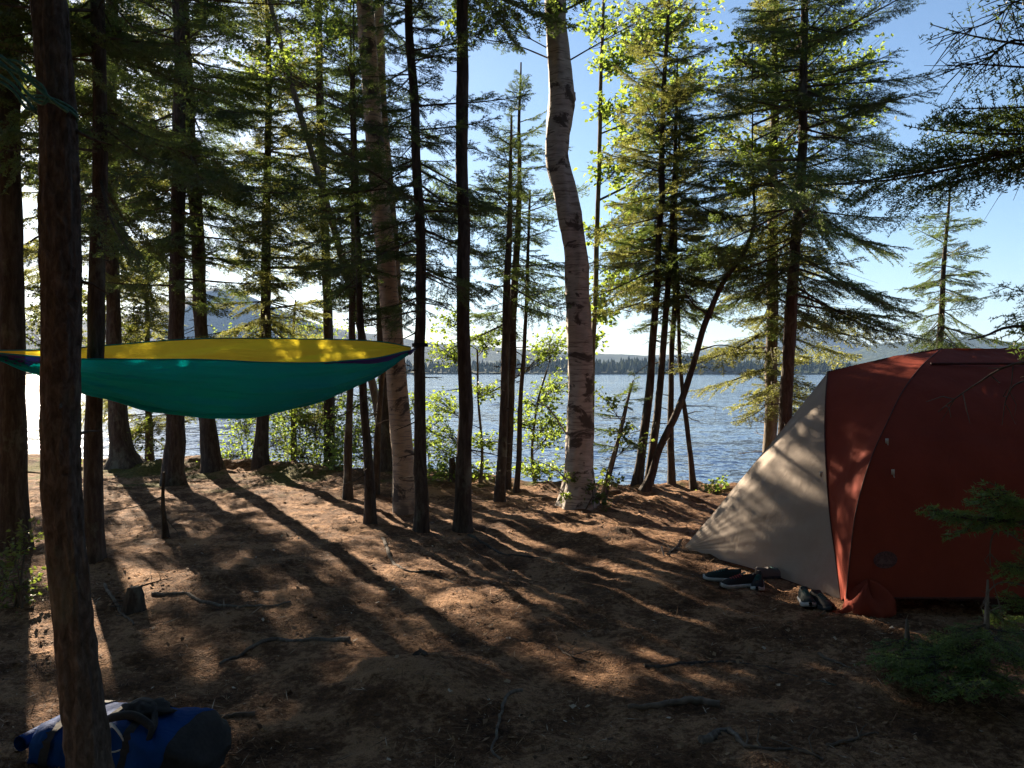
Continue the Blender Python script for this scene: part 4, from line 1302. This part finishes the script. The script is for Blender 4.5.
def curve(pts, n=48):
    P = np.array([at(*p) for p in pts])
    s = np.concatenate([[0], np.cumsum(np.linalg.norm(np.diff(P, axis=0), axis=1))])
    u = np.linspace(0, s[-1], n)
    return np.stack([Trunk.smooth_interp(u, s, P[:, j]) for j in range(3)], -1)


def tent():
    n = 56
    arch = curve([(841, 600, 5.8), (836, 560, 5.90), (830, 515, 6.0), (826.5, 470, 6.12), (825, 430, 6.28), (826, 395, 6.5), (828, 372, 6.78)], n)
    diag = curve([(846, 598, 5.46), (850, 556, 5.48), (855, 516, 5.53), (863, 483, 5.6), (874, 451, 5.72), (886, 425, 5.87), (900, 396, 6.08), (919, 369, 6.38), (942, 348.5, 6.8)], n)
    T = arch[-1]; P = diag[-1]
    P2 = np.array([4.38, 6.85, P[2] - 0.005])
    cx = (P[0] + P2[0]) / 2
    mir = lambda c: np.stack([2 * cx - c[:, 0], c[:, 1], c[:, 2]], -1)
    ymid = 6.78
    back = lambda c: np.stack([c[:, 0] + 2 * (ymid - c[:, 1]) * 0.28, 2 * ymid - c[:, 1], c[:, 2]], -1)
    archB, diagB = back(arch), back(diag)
    archB[-1] = T; diagB[-1] = P
    diagR, diagRB = mir(diag), mir(diagB)
    V = at(681, 551, 7.4)
    base = np.array([cx, ymid, 0.0])
    t = thing("tent", "rust red dome tent with a grey beige porch on the right", "tent", tuple(base))

    def loft(a, b, m, bulge, wr=0.004, seed=0, top=0.0):
        s = np.linspace(0, 1, m)
        G = a[:, None] * (1 - s)[None, :, None] + b[:, None] * s[None, :, None]
        du = np.gradient(G, axis=0); dv = np.gradient(G, axis=1)
        nn = np.cross(du, dv); nn /= np.maximum(1e-9, np.linalg.norm(nn, axis=2))[..., None]
        c0 = np.array([cx, ymid, 0.6])
        sg = np.sign(((G - c0) * nn).sum(2).mean())
        h = np.linspace(0, 1, len(a))[:, None]
        k = np.sin(np.pi * s)[None, :] * (np.sin(np.pi * np.clip(h * 0.94 + 0.06, 0, 1)) + top * h)
        wrk = wr * fbm(s[None, :] * 7 + h * 3, h * 5 - s[None, :] * 2, 3, seed) * np.sin(np.pi * s)[None, :] ** 0.5
        # tension creases running in from the edges
        cr = 0.6 * wr * fbm(h * 30 + s[None, :] * 8, s[None, :] * 1.2 + 0 * h, 2, seed + 7) * np.sin(np.pi * s)[None, :]
        return G + nn * sg * (bulge * k + wrk + cr)[..., None]

    mb = MB()
    mb.grid(loft(arch, diag, 22, 0.02, 0.006, 1, 0.6)); mb.grid(loft(archB, diagB, 22, 0.02, 0.006, 2, 0.6))
    mb.grid(loft(diag, diagR, 70, -0.02, 0.008, 3)); mb.grid(loft(diagB, diagRB, 50, -0.02, 0.008, 4))
    mb.grid(loft(diagR, diagRB, 40, 0.05, 0.006, 5))
    ridge = np.stack([np.linspace(P, P2, 12)], 0)[0]
    fly = mb.build("rainfly", M['red'], t)
    # logo patch low on the dark side (faint oval with peaks)
    # porch: a cone of cloth from the staked tip to the front arch
    mb = MB()
    for ar, sd in ((arch, 11), (archB, 12)):
        m = 60
        tt = np.linspace(0, 1, m)
        G = V[None, None] + tt[None, :, None] * (ar - V)[:, None, :]
        h = np.linspace(0, 1, n)[:, None]
        sag = 0.012 * np.sin(np.pi * tt)[None, :] * (0.3 + h)
        G[..., 2] -= sag
        lift = 0.035 * np.sin(np.pi * tt)[None, :] ** 1.2 * np.exp(-h * 7)
        G[..., 2] += lift
        wr = 0.006 * fbm(h * 14 + tt[None, :] * 2, tt[None, :] * 3 + 0 * h, 3, sd) * np.sin(np.pi * np.clip(tt, 0, 1))[None, :] ** 0.6
        nn = norm(np.cross(ar[0] - V, T - V)); nn = nn * np.sign(np.dot(nn, np.array([-1, -0.3, 0.4])))
        G = G + wr[..., None] * nn
        mb.grid(G)
        if sd == 11:
            hem = G[0].copy()
    mb.build("porch", M['beige'], t)
    # seams and pole sleeves
    mb = MB()
    out = np.array([-0.003, -0.004, 0.003])
    mb.tube(diag + np.array([0, -0.004, 0.004]), 0.0045, 6); mb.tube(diagR + np.array([0, -0.004, 0.004]), 0.005, 6)
    mb.tube(arch + out, 0.005, 6); mb.tube(archB + out, 0.005, 6)
    mb.tube(np.array([T, (T + P) / 2 + np.array([0, 0, 0.012]), P]), 0.006, 6)
    mb.tube(hem, 0.004, 6)
    bot = np.linspace(diag[0], diagR[0], 20)
    mb.tube(bot, 0.007, 6)
    k = int(n * 0.81)
    e1 = np.linspace(diag[k], diagR[k], 30) + np.array([0, -0.012, 0.006])
    mb.tube(e1[1:16], 0.010, 6)
    mb.build("seam", M['seam'], t)
    # dark inner tent with its floor
    mb = MB()
    f = 0.94
    inner = []
    ring0 = np.array([arch[0], diagR[0], diagRB[0], archB[0]])
    cc = ring0.mean(0); cc[2] = 0
    rows = []
    for zz, fr in ((-0.04, 0.93), (0.10, 0.93), (0.6, 0.84), (1.1, 0.66), (1.5, 0.3)):
        r_ = []
        for i in range(4):
            for s in np.linspace(0, 1, 8, endpoint=False):
                q = ring0[i] * (1 - s) + ring0[(i + 1) % 4] * s
                q = cc + (q - cc) * fr
                q[2] = zz + (g1(q[0], q[1]) if zz < 0.05 else 0)
                r_.append(q)
        rows.append(r_)
    mb.grid(np.array(rows), closed=True)
    mb.build("inner_tent", M['darkin'], t)
    # loose red corner flap bunched at the foot
    mb = MB()
    c = at(868, 603, 5.42)
    th = np.linspace(0, 2 * math.pi, 30, endpoint=False)
    rows = []
    for h, rr in ((0.0, 0.9), (0.04, 1.0), (0.09, 0.95), (0.13, 0.75), (0.17, 0.35), (0.19, 0.05)):
        rad = rr * (1 + 0.22 * fbm(np.cos(th) * 3 + h * 20, np.sin(th) * 3, 3, 44))
        rows.append(np.stack([c[0] + 0.17 * rad * np.cos(th), c[1] + 0.10 * rad * np.sin(th), g1(c[0], c[1]) - 0.01 + h * (1 + 0.3 * np.cos(th * 3)) + 0 * th], -1))
    mb.grid(np.array(rows), closed=True)
    mb.build("corner_flap", M['red'], t)
    # toggles and zip pulls
    for px, py, d_ in ((887, 441, 5.79), (893, 472, 5.66), (821, 474, 6.10)):
        c = at(px, py, d_ - 0.03)
        m = MB(); m.box(c, (0.018, 0.012, 0.035)); m.tube(np.array([c, c + np.array([0.01, -0.008, -0.06])]), 0.004, 6)
        m.build("toggle", M['pale'], t)
    # emblem patch on the shaded side
    m = MB()
    k = 7
    e0 = None
    s_ = 0.035
    row = int(n * 0.12)
    def side_pt(h, s):
        a = diag; b = diagR
        i = h * (n - 1); i0 = int(i); fr = i - i0
        pa = a[i0] * (1 - fr) + a[i0 + 1] * fr; pb = b[i0] * (1 - fr) + b[i0 + 1] * fr
        return pa * (1 - s) + pb * s + np.array([0, -0.010, 0.002])
    a = np.linspace(0, 6.283, 28, endpoint=False)
    hc, sc_ = 0.092, 0.068
    for j in range(1):
        rim = [side_pt(hc + 0.021 * math.sin(x), sc_ + 0.023 * math.cos(x)) for x in a]
        m.add(np.array(rim + [side_pt(hc, sc_)]), [[i, (i + 1) % 28, 28] for i in range(28)])
    m.build("emblem", M['emblem'], t)
    m = MB()
    off = np.array([0, -0.004, 0])
    for (c0, w_, h_) in ((-0.007, 0.010, 0.015), (0.007, 0.008, 0.011)):
        m.add(np.array([side_pt(hc - 0.009, sc_ + c0 - w_) + off, side_pt(hc - 0.009, sc_ + c0 + w_) + off, side_pt(hc - 0.009 + h_, sc_ + c0) + off]), [[0, 1, 2]])
    m.build("emblem_peak", mat_plain('faded_print', (0.15, 0.075, 0.07), 0.8), t)
    # porch guy line and stake
    st = at(664, 563, 7.05); st[2] = g1(st[0], st[1])
    m = MB(); m.tube(np.array([V, (V + st) / 2 + np.array([0, 0, 0.01]), st + np.array([0, 0, 0.04])]), 0.004, 6); m.build("guy_line", M['strap'], t)
    m = MB(); m.tube(np.array([st + np.array([-0.02, 0.02, 0.08]), st + np.array([0.02, -0.02, -0.08])]), [0.008, 0.005], 8); m.build("stake", M['steel'], t)


tent()


# ------------------------------------------------------------------ shoes under the porch
def shoe_mesh(h_heel, seed):
    """returns MB upper, sole, collar for a shoe of length 0.28 pointing +x"""
    x = np.linspace(0, 1, 26)
    wid = np.interp(x, [0, .05, .2, .45, .7, .85, .95, 1], [.020, .030, .034, .036, .047, .044, .030, .006])
    top = np.interp(x, [0, .05, .15, .3, .4, .55, .75, .9, 1], [h_heel * .9, h_heel, h_heel * .98, h_heel * .92, .092, .082, .065, .052, .026])
    th = np.linspace(0, math.pi, 17)
    up = MB(); rows = []
    for xi, w, tp in zip(x, wid, top):
        cyy = np.cos(th); s = np.sin(th) ** 0.7
        rows.append(np.stack([np.full(17, xi * 0.28), w * cyy * (1 - 0.15 * np.sin(th)), 0.02 + (tp - 0.02) * s], -1))
    G = np.array(rows)
    # ankle opening: push the top down inside
    for i in range(2, 9):
        for j in range(6, 11):
            G[i, j, 2] -= 0.045 * (1 - abs(j - 8) / 3.2) * math.sin(math.pi * (i - 1.5) / 8)
    up.grid(G)
    so = MB(); rows = []
    a = np.linspace(0, 2 * math.pi, 12, endpoint=False)
    for xi, w in zip(x, wid):
        lift = 0.012 * max(0, (xi - 0.8) / 0.2) ** 2
        ys = np.array([-1, -1.04, -1.0, -.6, .6, 1.0, 1.04, 1, .6, -.6]) * (w + 0.004)
        zs = np.array([0.0, 0.014, 0.026, 0.028, 0.028, 0.026, 0.014, 0.0, 0, 0]) + lift
        rows.append(np.stack([np.full(10, xi * 0.284 - 0.002), ys, zs], -1))
    so.grid(np.array(rows), closed=True)
    la = MB()
    for k in range(5):
        xx = 0.125 + k * 0.018
        zt = np.interp(xx / 0.28, x, top) + 0.002
        la.tube(np.array([[xx, -0.024, zt - 0.012], [xx + 0.004, 0, zt + 0.002], [xx, 0.024, zt - 0.012]]), 0.0028, 5)
    tong = MB()
    tong.grid(np.array([[[0.085 + 0.01 * k, y_, 0.08 + 0.028 * (1 - k / 5) - 4 * y_ * y_] for y_ in np.linspace(-0.02, 0.02, 5)] for k in range(6)]))
    return up, so, la, tong


def shoe(label, px, py, yaw, pitch, colr, sole, lace, seed, name="shoe", roll=0.0, lift=0.0):
    rr = ray(px, py); s = -CAM[2] / rr[2]
    p = CAM + rr * s
    p[2] = g1(p[0], p[1]) + 0.002 + lift
    t = thing(name, label, "shoe", tuple(p), "shoes left under the tent's porch")
    Rm = rot(yaw, pitch, roll)
    up, so, la, tong = shoe_mesh(0.10, seed)
    for nm, m, mt in (("upper", up, colr), ("sole", so, sole), ("lace", la, lace), ("tongue", tong, colr)):
        m.V = [(v - np.array([0.14, 0, 0])) @ Rm.T + p for v in m.V]
        m.build(nm, mt, t)


M['shoe_teal'] = mat_fabric('dark_teal_mesh', (0.010, 0.022, 0.023), 0.03, None, 0.8)
M['shoe_black'] = mat_fabric('black_mesh', (0.014, 0.014, 0.017), 0.05, None, 0.8)
M['shoe_grey'] = mat_fabric('grey_mesh', (0.13, 0.12, 0.12), 0.05, None, 0.8)
M['sole_white'] = mat_plain('pale_rubber', (0.42, 0.42, 0.42), 0.7, 0.15, 30, 0.2)
M['sole_dark'] = mat_plain('dark_rubber', (0.03, 0.035, 0.04), 0.7, 0.15, 30, 0.2)
M['lace_red'] = mat_plain('red_lace', (0.4, 0.03, 0.03), 0.7)
M['lace_teal'] = mat_plain('teal_lace', (0.02, 0.12, 0.12), 0.7)
shoe("dark teal shoe with a pale sole, its toe to the left, under the porch", 722, 583, R(165), 0, M['shoe_teal'], M['sole_white'], M['lace_teal'], 1)
shoe("dark shoe with red laces and a curved pale sole edge under the porch", 738, 588, R(190), 0, M['shoe_black'], M['sole_white'], M['lace_red'], 2)
shoe("grey and dark shoe turned sideways right of the red laced one", 758, 588, R(250), 0, M['shoe_black'], M['sole_white'], M['lace_teal'], 3)
shoe("grey shoe lying at the back of the group under the porch", 772, 580, R(15), 0, M['shoe_grey'], M['sole_dark'], M['lace_teal'], 4)
shoe("dark teal shoe nearer the tent, toe pointing at the camera", 806, 605, R(262), R(4), M['shoe_teal'], M['sole_white'], M['lace_teal'], 5)
shoe("black shoe closest to the tent's red corner flap", 822, 608, R(278), R(4), M['shoe_black'], M['sole_dark'], M['lace_teal'], 6)


# ------------------------------------------------------------------ blue bag
def bag():
    M['bag'] = mat_fabric('blue_tarpaulin', (0.007, 0.045, 0.17), 0.02, None, 0.75, wr=0.7, wrs=11, spec=0.04)
    p = np.array([-1.57, 3.42, 0]); p[2] = g1(p[0], p[1])
    t = thing("backpack", "blue waterproof pack with black straps lying behind the thick near trunk", "backpack", tuple(p))
    n, k = 60, 40
    L = 0.76
    x = np.linspace(-L / 2, L / 2, n)
    th = np.linspace(0, 2 * math.pi, k, endpoint=False)
    u = (x + L / 2) / L
    hh = np.interp(u, [0, .03, .12, .3, .5, .7, .85, .95, 1], [.05, .09, .105, .09, .10, .105, .095, .075, .04])
    wd = np.interp(u, [0, .03, .12, .3, .5, .7, .85, .95, 1], [.13, .17, .18, .17, .17, .18, .18, .16, .10])
    rows = []
    for i in range(n):
        c, s = np.cos(th), np.sin(th)
        cc = np.sign(c) * np.abs(c) ** 0.7; ss = np.sign(s) * np.abs(s) ** 0.75
        wob = 1 + 0.13 * fbm(np.cos(th) * 1.6 + u[i] * 6, np.sin(th) * 1.6 + u[i] * 3, 4, 5) + 0.05 * np.abs(fbm(np.cos(th) * 3 + u[i] * 11, np.sin(th) * 3, 2, 15))
        rows.append(np.stack([np.full(k, x[i]) + 0.01 * np.sin(th * 3), wd[i] * cc * wob, hh[i] * (1 + ss * wob)], -1))
    G = np.array(rows)
    yaw = R(-14)
    Rm = rot(yaw, R(2), 0)
    tr = lambda A: np.asarray(A) @ Rm.T + p
    mb = MB(); mb.grid(tr(G), closed=True)
    for e in (0, -1):
        ring = G[e]; c = ring.mean(0)
        mb.add(tr(np.vstack([ring, c[None]])), [[i, (i + 1) % k, k] for i in range(k)])
    mb.build("body", M['bag'], t)
    # folded roll top on the left end
    mb = MB()
    fold = []
    for s in np.linspace(0, 1, 24):
        a = s * 2 * math.pi * 1.6; r = 0.035 - 0.012 * s
        fold.append(np.stack([np.full(12, -L / 2 - 0.02 + r * math.cos(a)), np.linspace(-0.17, 0.17, 12), np.full(12, 0.12 + r * math.sin(a))], -1))
    mb.grid(tr(np.array(fold))); mb.build("roll_top", M['bag'], t)
    # dark end cap
    mb = MB(); i0 = int(n * 0.86)
    G2 = G[i0:].copy(); c_ = G2.mean(1, keepdims=True); G2 = c_ + (G2 - c_) * 1.015
    mb.grid(tr(G2), closed=True)
    mb.add(tr(np.vstack([G2[-1], G2[-1].mean(0)[None] + np.array([0.012, 0, 0])])), [[i, (i + 1) % k, k] for i in range(k)])
    mb.build("end_cap", M['strap'], t)
    # straps round the body
    for ui in (0.16, 0.40, 0.62):
        i = int(ui * n)
        mb = MB(); rows = []
        for dx in (-0.022, 0.022):
            c = G[i].mean(0)
            q = c + (G[i] - c) * 1.03; q[:, 0] += dx
            rows.append(q)
        mb.grid(tr(np.array(rows)), closed=True)
        mb.build("strap", M['strap'], t)
    # padded shoulder harness heaped on top
    rng = np.random.default_rng(8)
    for sgn in (-1, 1):
        mb = MB()
        pts = np.array([[-0.08, 0.05 * sgn - 0.03, 0.19], [0.0, 0.08 * sgn - 0.04, 0.235], [0.10, 0.06 * sgn - 0.06, 0.25], [0.17, 0.02 * sgn - 0.10, 0.22], [0.20, -0.14, 0.20], [0.17, -0.19, 0.09]])
        uu = np.linspace(0, 5, 30)
        C = np.stack([Trunk.smooth_interp(uu, np.arange(6.), pts[:, j]) for j in range(3)], -1)
        mb.tube(tr(C), np.interp(uu, [0, 1, 3, 5], [0.010, 0.015, 0.014, 0.008]), 10, bump=0.2, seed=3)
        mb.build("shoulder_strap", M['strap'], t)
    mb = MB(); mb.blob(tr(np.array([0.08, -0.02, 0.225])), (0.09, 0.08, 0.04), 0, 4, 0.4, 26, 16); mb.build("padding", M['strap'], t)
    mb = MB()
    for q in range(3):
        a = np.linspace(0, 6.283, 22)
        C = np.stack([0.02 + 0.045 * np.cos(a) + 0.012 * q, -0.14 - 0.012 * np.sin(a * 2) - 0.012 * q, 0.17 + 0.05 * np.sin(a)], -1)
        mb.tube(tr(C), 0.0035, 6)
    mb.build("cord", M['pale'], t)
    mb = MB(); mb.box(tr(np.array([-0.16, -0.06, 0.245])), (0.05, 0.02, 0.012), rz=yaw); mb.build("buckle", M['strap'], t)


bag()
